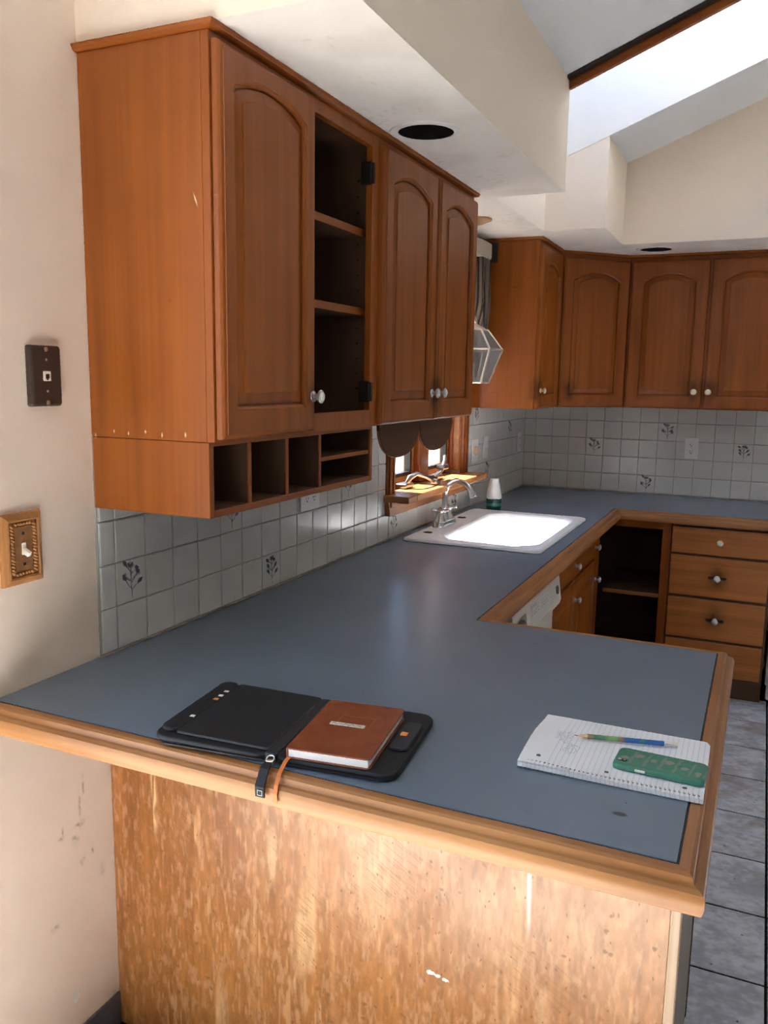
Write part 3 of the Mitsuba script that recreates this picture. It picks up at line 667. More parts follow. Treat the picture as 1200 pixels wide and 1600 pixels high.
# ---- cabinet right of the window, diagonal corner cabinet, back wall cabinet
cab = thing('wall_cabinet', 'narrow brown wall cabinet on the left wall between the lantern and the corner', 'cabinet')
A, B = 2.728, 3.147
add('body', cat([box(0.0005, 0.296, A, B, ZS, ZT, 0.001), box(0.296, XF, A, B, ZS, ZT, 0.001)]), W_V, parent=cab)
add_door(cab, (XF, (2.738+3.130)/2, 1.402), (0, 1, 0), (1, 0, 0), 0.392, 0.728, knob=(-0.165, 0.082), metal=M_BRASS)
cab = thing('corner_wall_cabinet', 'brown wall cabinet with a diagonal arched door in the corner', 'cabinet')
YDB = YB-XF
pc = sg.Polygon([(0.0005, 3.1475), (0.314, 3.1475), (0.606, YDB), (0.606, YB-0.0005), (0.0005, YB-0.0005)])
bd = extrude(pc, ZT-ZS); add('body', move(bd, 0, 0, ZS), W_V, parent=cab)
dd = np.array([0.606-0.314, YDB-3.1475, 0.0]); L = np.linalg.norm(dd); dd /= L; wn = np.array([dd[1], -dd[0], 0])
cen = np.array([(0.314+0.606)/2, (3.1475+YDB)/2, 1.402])+wn*0.0005
kd = add_door(cab, cen, dd, wn, L-0.022, 0.728)
hole = placed(trimesh.creation.cylinder(radius=0.0045, height=0.002, sections=12), frame_of(cen-dd*(L/2-0.045)+np.array([0, 0, 0.085])+wn*0.0195, dd, (0, 0, 1), wn))
add('screw_hole', hole, M_BLACK, 'empty knob hole', parent=kd)
cab = thing('wall_cabinet', 'brown wall cabinet with two arched doors on the back wall', 'cabinet')
add('body', cat([box(0.6075, 1.385, YDB+0.018, YB-0.0005, ZS, ZT, 0.001), box(0.6075, 1.385, YDB, YDB+0.018, ZS, ZT, 0.001)]), W_V, parent=cab)
add_door(cab, ((0.617+0.987)/2, YDB, 1.402), (1, 0, 0), (0, -1, 0), 0.370, 0.728, knob=(0.150, 0.083), metal=M_BRASS)
add_door(cab, ((0.999+1.375)/2, YDB, 1.402), (1, 0, 0), (0, -1, 0), 0.376, 0.728, knob=(-0.168, 0.083), metal=M_BRASS)
# ---- crown strips
def run_profile(path, prof, closed=False):
    """mitred sweep: path [(x,y)] open polyline, prof [(d,z)] with d the offset to the right of travel; list of one mesh per segment"""
    P = np.array(path, float); n = len(P)
    dirs = [(P[i+1]-P[i])/np.linalg.norm(P[i+1]-P[i]) for i in range(n-1)]
    nr = [np.array([d[1], -d[0]]) for d in dirs]
    def off(i):
        if i == 0: return nr[0]
        if i == n-1: return nr[-1]
        m = nr[i-1]+nr[i]; return m/(m @ nr[i])
    out = []
    for i in range(n-1):
        loops = [[(*(P[j]+off(j)*d), z) for d, z in prof] for j in (i, i+1)]
        m = loft(loops); 
        if m.volume < 0: m.invert()
        out.append(m)
    return out
CR = [(-0.02, ZT+0.0004), (0.006, ZT+0.0004), (0.0115, ZT+0.003), (0.0115, ZT+0.006), (0.015, ZT+0.010), (0.015, ZO-0.0008), (-0.02, ZO-0.0008)]
ck = thing('crown_moulding', 'brown crown moulding on top of the two near wall cabinets', 'moulding')
for m, w in zip(run_profile([(0.0, 0.281), (XF+0.003, 0.281), (XF+0.003, 1.800), (0.0, 1.800)], CR), (W_X, W_Y, W_X)):
    add('length', m, w, parent=ck)
ck = thing('crown_moulding', 'brown crown moulding on top of the far corner wall cabinets', 'moulding')
for m, w in zip(run_profile([(0.0, 2.728), (XF+0.003, 2.728), (XF+0.003, 3.146), (0.605, YDB-0.003), (1.385, YDB-0.003)], CR), (W_X, W_Y, W_X, W_X)):
    add('length', m, w, parent=ck)

# ------------------------------------------------------------------ worktop
XP, WP, XI, YI = 1.233, 0.941, 0.651, 3.107
wt = thing('countertop', 'slate blue laminate countertop with wood edging, U shaped', 'countertop')
outl = sg.Polygon([(-0.0026, 0.0), (XP, 0.0), (XP, WP), (XI, WP), (XI, YI), (1.375, YI), (1.375, YB-0.0062), (0.0062, YB-0.0062), (0.0062, 0.2774), (-0.0026, 0.2774)]).buffer(-0.003, join_style=1).buffer(0.003-0.0036, join_style=1)
SINK = (0.055, 0.597, 1.820, 2.680)
sh = sg.Polygon(rrect(SINK[0]+0.02, SINK[1]-0.02, SINK[2]+0.02, SINK[3]-0.02, 0.04))
top = move(extrude(outl.difference(sh), 0.0016), 0, 0, H-0.0016)
add('laminate', top, M_LAM, parent=wt)
sub = sg.Polygon([(0.001, 0.0), (XP, 0.0), (XP, WP), (XI, WP), (XI, YI), (1.375, YI), (1.375, YB-0.011), (0.011, YB-0.011), (0.011, 0.281), (0.001, 0.281)]).buffer(-0.0003)
add('substrate', move(extrude(sub.difference(sh), 0.0406), 0, 0, H-0.0425), M_BLACK, 'dark core showing in the seam', parent=wt)
TP = [(0.0, H-0.0005), (0.014, H-0.0005), (0.0185, H-0.0035), (0.0200, H-0.0100), (0.0215, H-0.0125), (0.0270, H-0.0135), (0.0325, H-0.0175), (0.0350, H-0.0245), (0.0350, H-0.0350), (0.0320, H-0.0460), (0.0280, H-0.0490), (0.0, H-0.0490)]
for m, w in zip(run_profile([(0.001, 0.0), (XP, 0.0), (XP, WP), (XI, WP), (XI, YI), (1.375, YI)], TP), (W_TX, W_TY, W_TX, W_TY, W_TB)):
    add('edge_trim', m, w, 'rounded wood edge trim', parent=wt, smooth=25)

# ------------------------------------------------------------------ peninsula base
pn = thing('peninsula_base', 'peninsula base clad in a scratched honey coloured wood panel', 'cabinet')
ZU = H-0.0435
add('back_panel', box(0.0008, 1.210, 0.300, 0.318, 0.0005, ZU, 0.0005), M_PANEL, 'scratched and dented honey wood panel', parent=pn)
add('corner_strip', box(1.2105, 1.228, 0.298, 0.318, 0.0005, ZU, 0.002), M_STRIP, 'pale worn corner strip', parent=pn)
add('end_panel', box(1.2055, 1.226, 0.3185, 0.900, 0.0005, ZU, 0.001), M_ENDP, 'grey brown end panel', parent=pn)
add('carcass', cat([box(0.65, 1.205, 0.885, 0.900, 0.10, ZU), box(0.65, 1.205, 0.82, 0.835, 0.0, 0.10)]), W_V, parent=pn)
add('end_stile', box(1.2055, 1.2285, 0.9005, 0.915, 0.0005, ZU, 0.001), W_DARK, 'dark edge stile', parent=pn)

# ------------------------------------------------------------------ dishwasher
dw = thing('dishwasher', 'off white dishwasher beside the sink cabinet under the countertop', 'dishwasher')
D0, D1 = 1.325, 1.955
add('door', box(0.595, 0.622, D0, D1, 0.12, 0.700, 0.004), M_APPL, parent=dw)
add('tub', box(0.06, 0.594, D0+0.005, 1.815, 0.02, 0.83), M_LABEL, parent=dw)
cp = sg.Polygon([(0.598, 0.706), (0.626, 0.700), (0.646, 0.712), (0.650, 0.728), (0.640, 0.812), (0.630, 0.832), (0.598, 0.834)])
cpm = placed(extrude(cp, D1-D0), frame_of((0, D1, 0), (1, 0, 0), (0, 0, 1), (0, -1, 0)))
pk = add('control_panel', cut(cpm, box(0.625, 0.70, D0+0.045, D0+0.155, 0.755, 0.795)), M_APPL, parent=dw)
# panel face plane: from (0.650,0.728) to (0.640,0.812)
fu = np.array([0, 1, 0.0]); fv = np.array([-0.010, 0, 0.084]); fv /= np.linalg.norm(fv); fw = np.cross(fu, fv); fw = fw if fw[0] > 0 else -fw
def on_face(y, v, du, dv, t=0.0008):
    M = frame_of(np.array([0.650, y, 0.728])+fv*v+fw*0.0002, fu, fv, np.cross(fu, fv))
    return placed(box(0, du, 0, dv, 0, t), M)
add('latch', box(0.628, 0.640, D0+0.046, D0+0.154, 0.756, 0.770, 0.002), M_INK, 'dark latch in its recess', parent=pk)
add('label_plate', on_face(D0+0.20, 0.006, 0.40, 0.072), M_LABEL, 'pale grey control label', parent=pk)
ink = []
rr = random.Random(4)
for c in range(14):
    y = D0+0.215+c*0.026
    if c in (4, 9): continue
    for q in range(rr.choice((3, 4, 5))):
        ink.append(on_face(y, 0.060-q*0.0105, rr.uniform(0.008, 0.019), 0.0035, 0.0011))
ink.append(on_face(D0+0.21, 0.066, 0.07, 0.005, 0.0011))
add('lettering', cat(ink), M_INKL, 'small rows of grey control lettering', parent=pk, kind='stuff')
btn = placed(trimesh.creation.cylinder(radius=0.016, height=0.008, sections=24), frame_of(np.array([0.646, D1-0.055, 0.775]), fu, fv, np.cross(fu, fv)))
add('button', btn, M_INK, 'round dark button', parent=pk, smooth=40)
add('handle_recess', box(0.622, 0.6225, D0+0.02, D1-0.02, 0.690, 0.6999), M_INK, parent=dw)

# ------------------------------------------------------------------ sink base, corner base, drawers
FX = 0.585
bk = thing('base_cabinet', 'brown sink base cabinet with a knobbed false drawer and two doors', 'cabinet')
S0, S1 = 1.962, 3.115
add('body', cat([box(0.012, FX, S0, S0+0.018, 0.10, 0.71), box(FX-0.018, FX, S0+0.018, S1, 0.10, 0.865), box(0.012, FX-0.018, S0+0.018, S1, 0.10, 0.118), box(0.012, 0.52, S0+0.018, S1, 0.0005, 0.0995)]), W_V, parent=bk)
fd = add('false_drawer', box(FX, FX+0.018, 2.000, 2.965, 0.700, 0.815, 0.004), W_Y, parent=bk)
for y in (2.435, 2.895): add_knob(fd, (FX+0.018, y, 0.752), (1, 0, 0))
add_door(bk, (FX, (2.010+2.476)/2, 0.125), (0, 1, 0), (1, 0, 0), 0.466, 0.562, knob=(0.212, 0.475), rise=0, wood=W_V)
add_door(bk, (FX, (2.482+2.948)/2, 0.125), (0, 1, 0), (1, 0, 0), 0.466, 0.562, knob=(0.205, 0.465), rise=0, wood=W_V)
add('filler', box(0.560, FX, 0.945, D0-0.004, 0.0005, 0.865), W_DARK, 'dark filler beside the dishwasher', parent=bk)
BY = 3.157
ok = thing('base_cabinet', 'open base cabinet with its door missing, dark inside, in the corner', 'cabinet')
add('face_frame', cat([box(0.600, 0.876, BY, BY+0.018, 0.820, 0.865), box(0.876, 0.916, BY, BY+0.018, 0.0005, 0.865, 0.001), box(0.600, 0.876, BY, BY+0.018, 0.10, 0.135)]), W_V, parent=ok)
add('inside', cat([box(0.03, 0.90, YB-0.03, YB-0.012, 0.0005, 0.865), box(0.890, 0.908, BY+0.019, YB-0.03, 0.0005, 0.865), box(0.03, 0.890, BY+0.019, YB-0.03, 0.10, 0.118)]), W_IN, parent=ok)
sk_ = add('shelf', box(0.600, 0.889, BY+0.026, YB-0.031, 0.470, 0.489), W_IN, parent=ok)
add('front_edge', box(0.600, 0.889, BY+0.0205, BY+0.0258, 0.4698, 0.4892, 0.0008), W_TB, 'worn paler front edge', parent=sk_)
dk = thing('drawer_cabinet', 'brown base cabinet with four worn drawers beside the white range', 'drawers')
add('body', cat([box(0.917, 1.372, BY, BY+0.018, 0.10, 0.865), box(0.917, 1.372, BY+0.05, BY+0.068, 0.0005, 0.10), box(1.354, 1.372, BY+0.018, YB-0.012, 0.10, 0.865)]), W_DARK, 'dark recess and toe kick', parent=dk)
def plate(o, w=0.086, h=0.016):
    p = sg.Polygon([(-w/2, 0), (-w/2+0.008, h*0.45), (-w*0.22, h*0.35), (-w*0.14, h*0.62), (w*0.14, h*0.62), (w*0.22, h*0.35), (w/2-0.008, h*0.45), (w/2, 0), (w/2-0.008, -h*0.45), (w*0.22, -h*0.35), (w*0.14, -h*0.62), (-w*0.14, -h*0.62), (-w*0.22, -h*0.35), (-w/2+0.008, -h*0.45)])
    return placed(extrude(p, 0.0025), frame_of(o, (1, 0, 0), (0, 0, 1), (0, -1, 0)))
for i, (za, zb) in enumerate(((0.717, 0.846), (0.510, 0.706), (0.300, 0.497), (0.122, 0.288))):
    d = add('drawer', box(0.923, 1.362, BY-0.018, BY, za, zb, 0.003), W_BASE, parent=dk)
    add('top_edge', box(0.925, 1.360, BY-0.0192, BY-0.0178, zb-0.006, zb-0.002), W_TX, 'paler worn top edge', parent=d)
    zz = (za+zb)/2
    kx = (1.141, 1.140, 1.144, 1.14)[i]
    if i in (1, 2):
        add('backplate', plate((kx, BY-0.0182, zz)), M_DKMETAL, 'dark pointed backplate', parent=d)
    add_knob(d, (kx, BY-0.0183-(0.0025 if i in (1, 2) else 0), zz), (0, -1, 0), M_BRASS if i == 0 else None)

# ------------------------------------------------------------------ range (only its edge shows)
rk = thing('kitchen_range', 'white kitchen range at the right edge beside the drawer cabinet', 'stove')
RX0, RX1 = 1.388, 2.148
add('body', box(RX0, RX1, 3.175, YB-0.02, 0.10, 0.905, 0.006), M_RWHITE, parent=rk)
add('base', box(RX0+0.02, RX1-0.02, 3.22, YB-0.04, 0.0005, 0.10), M_BLACK, 'black recessed base', parent=rk)
add('cooktop', box(RX0-0.004, RX1+0.004, 3.11, YB-0.02, 0.905, 0.925, 0.004), M_RWHITE, parent=rk)
od = add('oven_door', box(RX0+0.006, RX1-0.006, 3.130, 3.174, 0.335, 0.80, 0.006), M_RWHITE, parent=rk)
add('oven_window', box(RX0+0.14, RX1-0.14, 3.128, 3.1295, 0.45, 0.68), M_BGLASS, parent=od)
add('handle', cat([tube([(RX0+0.08, 3.085, 0.765), (RX1-0.08, 3.085, 0.765)], 0.012), box(RX0+0.09, RX0+0.11, 3.085, 3.13, 0.757, 0.773), box(RX1-0.11, RX1-0.09, 3.085, 3.13, 0.757, 0.773)]), M_RWHITE, parent=od, smooth=40)
add('drawer', box(RX0+0.006, RX1-0.006, 3.130, 3.174, 0.045, 0.315, 0.006), M_RWHITE, parent=rk)
add('seam', box(RX0+0.012, RX1-0.012, 3.150, 3.174, 0.316, 0.334), M_BLACK, 'dark seam above the drawer', parent=rk)
add('control_panel', box(RX0, RX1, 3.125, 3.174, 0.815, 0.904, 0.006), M_RWHITE, parent=rk)
add('backguard', box(RX0, RX1, YB-0.09, YB-0.012, 0.926, 1.06, 0.01), M_RWHITE, parent=rk)

# ------------------------------------------------------------------ sink and faucet
sk = thing('kitchen_sink', 'white enamel drop in sink below the window', 'sink')
def sink_mesh():
    x0, x1, y0, y1 = SINK
    def L(i, z, r, bx=None):
        a = (x0+i, x1-i, y0+i, y1-i) if bx is None else bx
        return np.array([(x, y, z) for x, y in rrect(*a, r, 8)])
    z = H
    B = (x0+0.125, x1-0.045, y0+0.090, y1-0.050)
    def I(d, zz, r): return L(0, zz, r, (B[0]+d, B[1]-d, B[2]+d, B[3]-d))
    return loft([L(0.004, z+0.0004, 0.03), L(0.0, z+0.004, 0.032), L(0.003, z+0.010, 0.030), L(0.010, z+0.0125, 0.027), L(0.020, z+0.0125, 0.025),
                 I(-0.012, z+0.0115, 0.085), I(-0.004, z+0.008, 0.08), I(0.002, z, 0.078), I(0.010, z-0.03, 0.072), I(0.024, z-0.15, 0.060), I(0.040, z-0.172, 0.05), I(0.080, z-0.180, 0.03)], cap0=False)
add('basin', sink_mesh(), M_ENAMEL, parent=sk, smooth=50)
dr_m = lathe([(0.043, 0.0), (0.042, 0.003), (0.034, 0.002), (0.030, -0.004), (0, -0.004)], 28)
add('drain', move(dr_m, 0.33, 2.26, H-0.180+0.0005), M_CHROME, parent=sk, smooth=40)
for y in (1.975, 2.385):
    c = lathe([(0.019, 0.0), (0.018, 0.0012), (0.0, 0.0014)], 24)
    add('tap_hole', move(c, 0.105, y, H+0.0127), M_VOID, 'dark empty tap hole', parent=sk)
fk = thing('faucet', 'chrome gooseneck faucet with two cross handles on the sink deck', 'faucet')
fx, fy, fz = 0.098, 2.180, H+0.0127
bpoly = sg.LineString([(fx, fy-0.062), (fx, fy+0.062)]).buffer(0.029, 12)
bp2 = sg.LineString([(fx, fy-0.062), (fx, fy+0.062)]).buffer(0.024, 12)
c1, c2 = np.array(bpoly.exterior.coords)[:-1], np.array(bp2.exterior.coords)[:-1]
add('base', loft([np.column_stack([c1, np.full(len(c1), z)]) for z in (fz, fz+0.010)]+[np.column_stack([c2, np.full(len(c2), z)]) for z in (fz+0.017, fz+0.021)]) if len(c1) == len(c2) else move(extrude(bpoly, 0.018), 0, 0, fz), M_CHROME, parent=fk, smooth=40)
sp = [(fx, fy, fz+0.018), (fx, fy, fz+0.06), (fx, fy, fz+0.125)]
Rg = 0.060
for a in np.linspace(0, math.radians(160), 18)[1:]:
    sp.append((fx+Rg-Rg*math.cos(a), fy+0.0, fz+0.125+Rg*math.sin(a)))
add('spout', tube(sp, 0.0105, 14), M_CHROME, parent=fk, smooth=40)
col = lathe([(0.019, 0.018), (0.018, 0.030), (0.013, 0.045), (0.0125, 0.052)], 20)
add('collar', move(col, fx, fy, fz), M_CHROME, parent=fk, smooth=40)
e = np.array(sp[-1]); e0 = np.array(sp[-2]); dv = (e-e0)/np.linalg.norm(e-e0)
add('aerator', tube([e-dv*0.004, e+dv*0.006, e+dv*0.0065, e+dv*0.022, e+dv*0.024], [0.0115, 0.0115, 0.0145, 0.0150, 0.012], 16), M_CHROME, parent=fk, smooth=40)
for s in (-1, 1):
    y = fy+s*0.051
    st = lathe([(0.022, 0.018), (0.021, 0.026), (0.015, 0.040), (0.012, 0.052), (0.012, 0.058), (0.016, 0.062), (0.016, 0.068), (0.008, 0.072), (0, 0.072)], 20)
    hk = add('handle', move(st, fx, y, fz), M_CHROME, parent=fk, smooth=40)
    cr = []
    for q in range(4):
        a = math.radians(25+90*q); o = np.array([fx, y, fz+0.065]); d = np.array([math.cos(a), math.sin(a), 0.10])
        cr.append(tube([o+d*0.008, o+d*0.020, o+d*0.030, o+d*0.034, o+d*0.036], [0.005, 0.0055, 0.0085, 0.0075, 0.002], 10))
    add('cross_grip', cat(cr), M_CHROME, parent=hk, smooth=40)

# ------------------------------------------------------------------ air freshener bottle
bt = thing('air_freshener', 'white cone air freshener with a teal base behind the sink', 'air freshener')
bxy = (0.140, 2.742, H+0.0003)
add('base', move(lathe([(0.030, 0), (0.034, 0.003), (0.0355, 0.020), (0.0355, 0.052), (0.033, 0.056), (0.0, 0.056)], 28), *bxy), M_TEALC, 'dark teal base', parent=bt, smooth=35)
add('label_band', move(loft([np.stack([0.0359*np.cos(np.arange(28)*np.pi/14), 0.0359*np.sin(np.arange(28)*np.pi/14), np.full(28, z)], 1) for z in (0.022, 0.036)], cap0=False, cap1=False), *bxy), M_TEALB, 'green label band', parent=bt, smooth=True)
add('cone', move(lathe([(0.034, 0.0562), (0.0365, 0.060), (0.036, 0.075), (0.029, 0.110), (0.0215, 0.143), (0.0205, 0.149), (0.019, 0.151), (0, 0.151)], 28), *bxy), M_WHITEPL, 'white tapered top', parent=bt, smooth=35)

# ------------------------------------------------------------------ lantern over the sink
lk = thing('pendant_lantern', 'hexagonal glass and brass lantern hanging on a chain over the sink', 'pendant lamp')
lx, ly = 0.168, 2.245
add('canopy', move(lathe([(0.012, -0.024), (0.030, -0.020), (0.052, -0.012), (0.068, -0.006), (0.070, -0.0005), (0.0, -0.0005)], 32), lx, ly, ZO), wmat('canopy_wood', 0, (0.50, 0.30, 0.17), (0.38, 0.20, 0.10), 0.45), 'round wooden ceiling canopy', parent=lk, smooth=35)
links = []
zz = ZO-0.024; i = 0
while zz > 1.79:
    a = np.arange(14)*2*np.pi/14
    p = np.stack([0.008*np.cos(a), 0*a, 0.015*np.sin(a)], 1)
    m = tube(p, 0.0019, 6, closed=True)
    if i % 2: m = placed(m, rot([0, 0, 1], 90))
    links.append(placed(m, trimesh.transformations.translation_matrix([lx+0.002*math.sin(i*1.7), ly, zz-0.013]) @ rot([0, 0, 1], 24))); zz -= 0.0245; i += 1
add('chain', cat(links), M_BRASS, parent=lk, smooth=40)
cordp = [(lx+0.006*math.cos(t*9), ly+0.006*math.sin(t*9), ZO-0.02-t*(ZO-0.02-1.76)) for t in np.linspace(0, 1, 60)]
add('cord', tube(cordp, 0.0022, 6), M_IVORY, parent=lk, smooth=40)
def hexa(R, z): return np.array([(lx+R*math.cos(math.radians(24+60*k)), ly+R*math.sin(math.radians(24+60*k)), z) for k in range(6)])
top6, sh6, bo6 = hexa(0.068, 1.728), hexa(0.130, 1.650), hexa(0.077, 1.517)
cames = []
for P in (top6, sh6, bo6):
    for k in range(6): cames.append(tube([P[k], P[(k+1) % 6]], 0.0042, 6))
for k in range(6):
    cames.append(tube([top6[k], sh6[k]], 0.0042, 6)); cames.append(tube([sh6[k], bo6[k]], 0.0048, 6))
cames.append(move(lathe([(0.066, 1.728), (0.050, 1.740), (0.020, 1.755), (0.010, 1.775), (0.0, 1.776)], 18), lx, ly, 0))
add('frame', cat(cames), mat('pale_brass', (0.78, 0.70, 0.58), 0.35, 0.8), 'thin brass frame and cap', parent=lk)
for k in range(6):
    for a, b in ((top6, sh6), (sh6, bo6)):
        add('pane', (np.array([a[k], a[(k+1) % 6], b[(k+1) % 6], b[k]]), np.array([[0, 1, 2, 3]])), M_LGLASS, 'bevelled glass pane', parent=lk)
add('candle', cat([move(lathe([(0.020, 1.535), (0.020, 1.600), (0.018, 1.602), (0, 1.602)], 18), lx, ly, 0), move(lathe([(0.06, 1.519), (0.058, 1.533), (0.02, 1.536), (0, 1.536)], 18), lx, ly, 0)]), M_IVORY, 'ivory candle sleeve', parent=lk, smooth=35)

# ------------------------------------------------------------------ gathered curtain and head rail at the window
ck = thing('window_curtain', 'gathered striped curtain panel at the right of the sink window', 'curtain')
n, m = 120, 24
V = []
for i in range(n+1):
    for j in range(m+1):
        s, t = i/n, j/m
        pinch = 1-0.45*math.exp(-((t-0.72)/0.16)**2)
        y = 2.685-0.15*s*pinch*(0.75+0.25*t) + 0.0
        x = 0.075+0.030*math.sin(s*34+1.2*math.sin(t*2))*(0.6+0.4*t)*pinch+0.012*math.sin(s*81+t*3)
        V.append((x, y, 2.085-0.46*t))
V = np.array(V); F = []
for i in range(n):
    for j in range(m):
        a = i*(m+1)+j; F.append([a, a+1, a+m+2, a+m+1])
add('cloth', (V, np.array(F)), M_FABRIC, parent=ck, smooth=True)
add('head_rail', box(0.030, 0.105, 2.30, 2.690, 2.065, 2.135, 0.004), M_BEIGE, 'beige head rail', parent=ck)
add('bracket', box(0.0255, 0.130, 2.6905, 2.704, 2.055, 2.140, 0.001), M_DKMETAL, 'dark end bracket', parent=ck)

# ------------------------------------------------------------------ switch plates and outlets
def slot(o, u, w, du, dv, hx, hy, t=0.0006):
    v = np.array([0, 0, 1.0]); M = frame_of(np.array(o)+np.array(u)*du+v*dv, u, v, w)
    return placed(box(-hx, hx, -hy, hy, -0.001, t), M)
def outlet(name, label, o, u, w, wd=0.070, ht=0.114, kinds=('duplex',), group=None):
    k = thing(name, label, 'outlet' if 'duplex' in kinds else 'switch', group)
    u, w = np.array(u, float), np.array(w, float); M = frame_of(o, u, (0, 0, 1), w)
    add('cover_plate', placed(box(-wd/2, wd/2, -ht/2, ht/2, 0.0, 0.006, 0.0025), M), M_WHITEPL, parent=k)
    for q, kind in enumerate(kinds):
        du = (q-(len(kinds)-1)/2)*0.046
        if kind == 'duplex':
            for s in (-1, 1):
                face = placed(extrude(sg.Point(0, 0).buffer(0.0165).intersection(sg.box(-0.02, -0.0135, 0.02, 0.0135)), 0.0015), M @ trimesh.transformations.translation_matrix([du, s*0.0195, 0.0058]))
                r = add('receptacle', face, M_WHITEPL, parent=k)
                add('slot', cat([slot(o, u, w, du-0.0063, s*0.0195+0.003, 0.0012, 0.0045, 0.0078), slot(o, u, w, du+0.0063, s*0.0195+0.003, 0.0012, 0.0038, 0.0078), slot(o, u, w, du, s*0.0195-0.0075, 0.0026, 0.0026, 0.0078)]), M_BLACK, 'dark slots', parent=r)
        elif kind == 'toggle':
            add('toggle', placed(cat([box(-0.005, 0.005, -0.012, 0.012, 0.005, 0.0075, 0.001), box(-0.0035, 0.0035, 0.0, 0.009, 0.006, 0.017, 0.001)]), M @ trimesh.transformations.translation_matrix([du, 0, 0])), M_WHITEPL, parent=k)
        elif kind == 'dial':
            add('dial', placed(lathe([(0.021, 0.0055), (0.021, 0.012), (0.0195, 0.019), (0.017, 0.021), (0, 0.021)], 24), M @ trimesh.transformations.translation_matrix([du, 0, 0])), mat('peach_plastic', (0.66, 0.47, 0.33), 0.4), 'round peach dimmer knob', parent=k, smooth=35)
    if 'duplex' in kinds:
        for q in range(len(kinds)):
            add('screw', placed(trimesh.creation.cylinder(radius=0.003, height=0.0015, sections=10), M @ trimesh.transformations.translation_matrix([(q-(len(kinds)-1)/2)*0.046, 0, 0.0062])), M_STEEL, parent=k)
    return k
YW = 0.0092
outlet('electrical_outlet', 'two gang outlet plate on the tiles under the pigeonhole shelf', (YW, 1.190, 1.1735), (0, 1, 0), (1, 0, 0), 0.118, 0.114, ('duplex', 'duplex'))
outlet('light_switch', 'switch plate with a round peach dimmer knob right of the window', (YW, 2.815, 1.186), (0, 1, 0), (1, 0, 0), 0.095, 0.114, ('dial',))
outlet('light_switch', 'narrow white toggle switch plate on the left wall tiles between dimmer and corner', (YW, 2.985, 1.190), (0, 1, 0), (1, 0, 0), 0.074, 0.114, ('toggle',))
outlet('electrical_outlet', 'outlet plate on the left wall tiles nearest the corner', (YW, 3.62, 1.180), (0, 1, 0), (1, 0, 0), 0.072, 0.114, ('duplex',))
outlet('electrical_outlet', 'white outlet plate on the back wall tiles', (0.937, YB-YW, 1.179), (1, 0, 0), (0, -1, 0), 0.070, 0.114, ('duplex',))
# brown phone jack plate
pj = thing('phone_jack', 'dark brown phone jack plate on the cream wall above the light switch', 'phone jack')
jm = frame_of((0.0005, 0.1555, 1.522), (0, 1, 0), (0, 0, 1), (1, 0, 0))
add('plate', placed(rbox(-0.0385, 0.0385, -0.0585, 0.0585, -0.006, 0.0075, 0.0055), jm) if False else placed(loft([[(x, y, z) for x, y in rrect(-0.0385+i, 0.0385-i, -0.0585+i, 0.0585-i, 0.006)] for i, z in ((0, 0), (0, 0.008), (0.0012, 0.0110), (0.004, 0.0128), (0.008, 0.0132))]), jm), M_BROWNPL, parent=pj, smooth=40)
jk = add('jack', placed(box(-0.0095, 0.0095, -0.0095, 0.0095, 0.012, 0.0150, 0.001), jm), M_IVORY, 'ivory jack insert', parent=pj)
add('socket', placed(cat([box(-0.0045, 0.0045, -0.005, 0.004, 0.0145, 0.0153), box(-0.002, 0.002, -0.0075, -0.005, 0.0145, 0.0153)]), jm), M_BLACK, 'dark socket', parent=jk)
for v, r in ((0.051, 0.0045), (0.031, 0.0026), (-0.029, 0.0026), (-0.051, 0.0045)):
    add('screw', placed(lathe([(r, 0.0125), (r, 0.0142), (r*0.6, 0.0150), (0, 0.0151)], 14), jm @ trimesh.transformations.translation_matrix([0, v, 0])), M_STEEL, parent=pj, smooth=40)
# carved wooden switch plate
sw = thing('light_switch', 'carved wooden switch plate with rope borders on the cream wall', 'switch')
sm = frame_of((0.0005, 0.080, 1.194), (0, 1, 0), (0, 0, 1), (1, 0, 0))
a, b = 0.048, 0.0695
add('plate', placed(loft([[(-a+i, -b+i, z), (a-i, -b+i, z), (a-i, b-i, z), (-a+i, b-i, z)] for i, z in ((0, 0), (0, 0.006), (0.002, 0.009), (0.009, 0.0135), (0.0125, 0.0145), (0.0155, 0.0125), (0.0165, 0.0085))]), sm), M_CARVED, 'carved wooden frame', parent=sw)
add('centre_panel', placed(box(-0.0215, 0.0215, -0.044, 0.044, 0.008, 0.0112, 0.001), sm), M_BRONZEP, parent=sw)
for s in (-1, 1):
    beads = []
    for q in range(15):
        v = -0.045+q*0.0064
        e = trimesh.creation.icosphere(subdivisions=1, radius=1.0); e.apply_scale([0.0058, 0.0029, 0.0038])
        beads.append(placed(e, sm @ trimesh.transformations.translation_matrix([s*0.0268, v, 0.0115]) @ rot([0, 0, 1], -38)))
    add('rope_border', cat(beads), M_CARVED, 'carved rope border', parent=sw, smooth=True)
for s in (-1, 1):
    beads = []
    for q in range(6):
        e = trimesh.creation.icosphere(subdivisions=1, radius=1.0); e.apply_scale([0.0040, 0.0026, 0.0030])
        beads.append(placed(e, sm @ trimesh.transformations.translation_matrix([-0.0175+q*0.007, s*0.0485, 0.0110]) @ rot([0, 0, 1], -38)))
    add('rope_border', cat(beads), M_CARVED, 'short carved rope border', parent=sw, smooth=True)
tk = add('toggle', placed(cat([box(-0.0055, 0.0055, -0.012, 0.012, 0.0110, 0.0130, 0.001), placed(box(-0.0042, 0.0042, -0.005, 0.006, 0.0, 0.017, 0.0015), trimesh.transformations.translation_matrix([0, -0.003, 0.011]) @ rot([1, 0, 0], 28))]), sm), M_IVORY, 'ivory toggle, down', parent=sw)
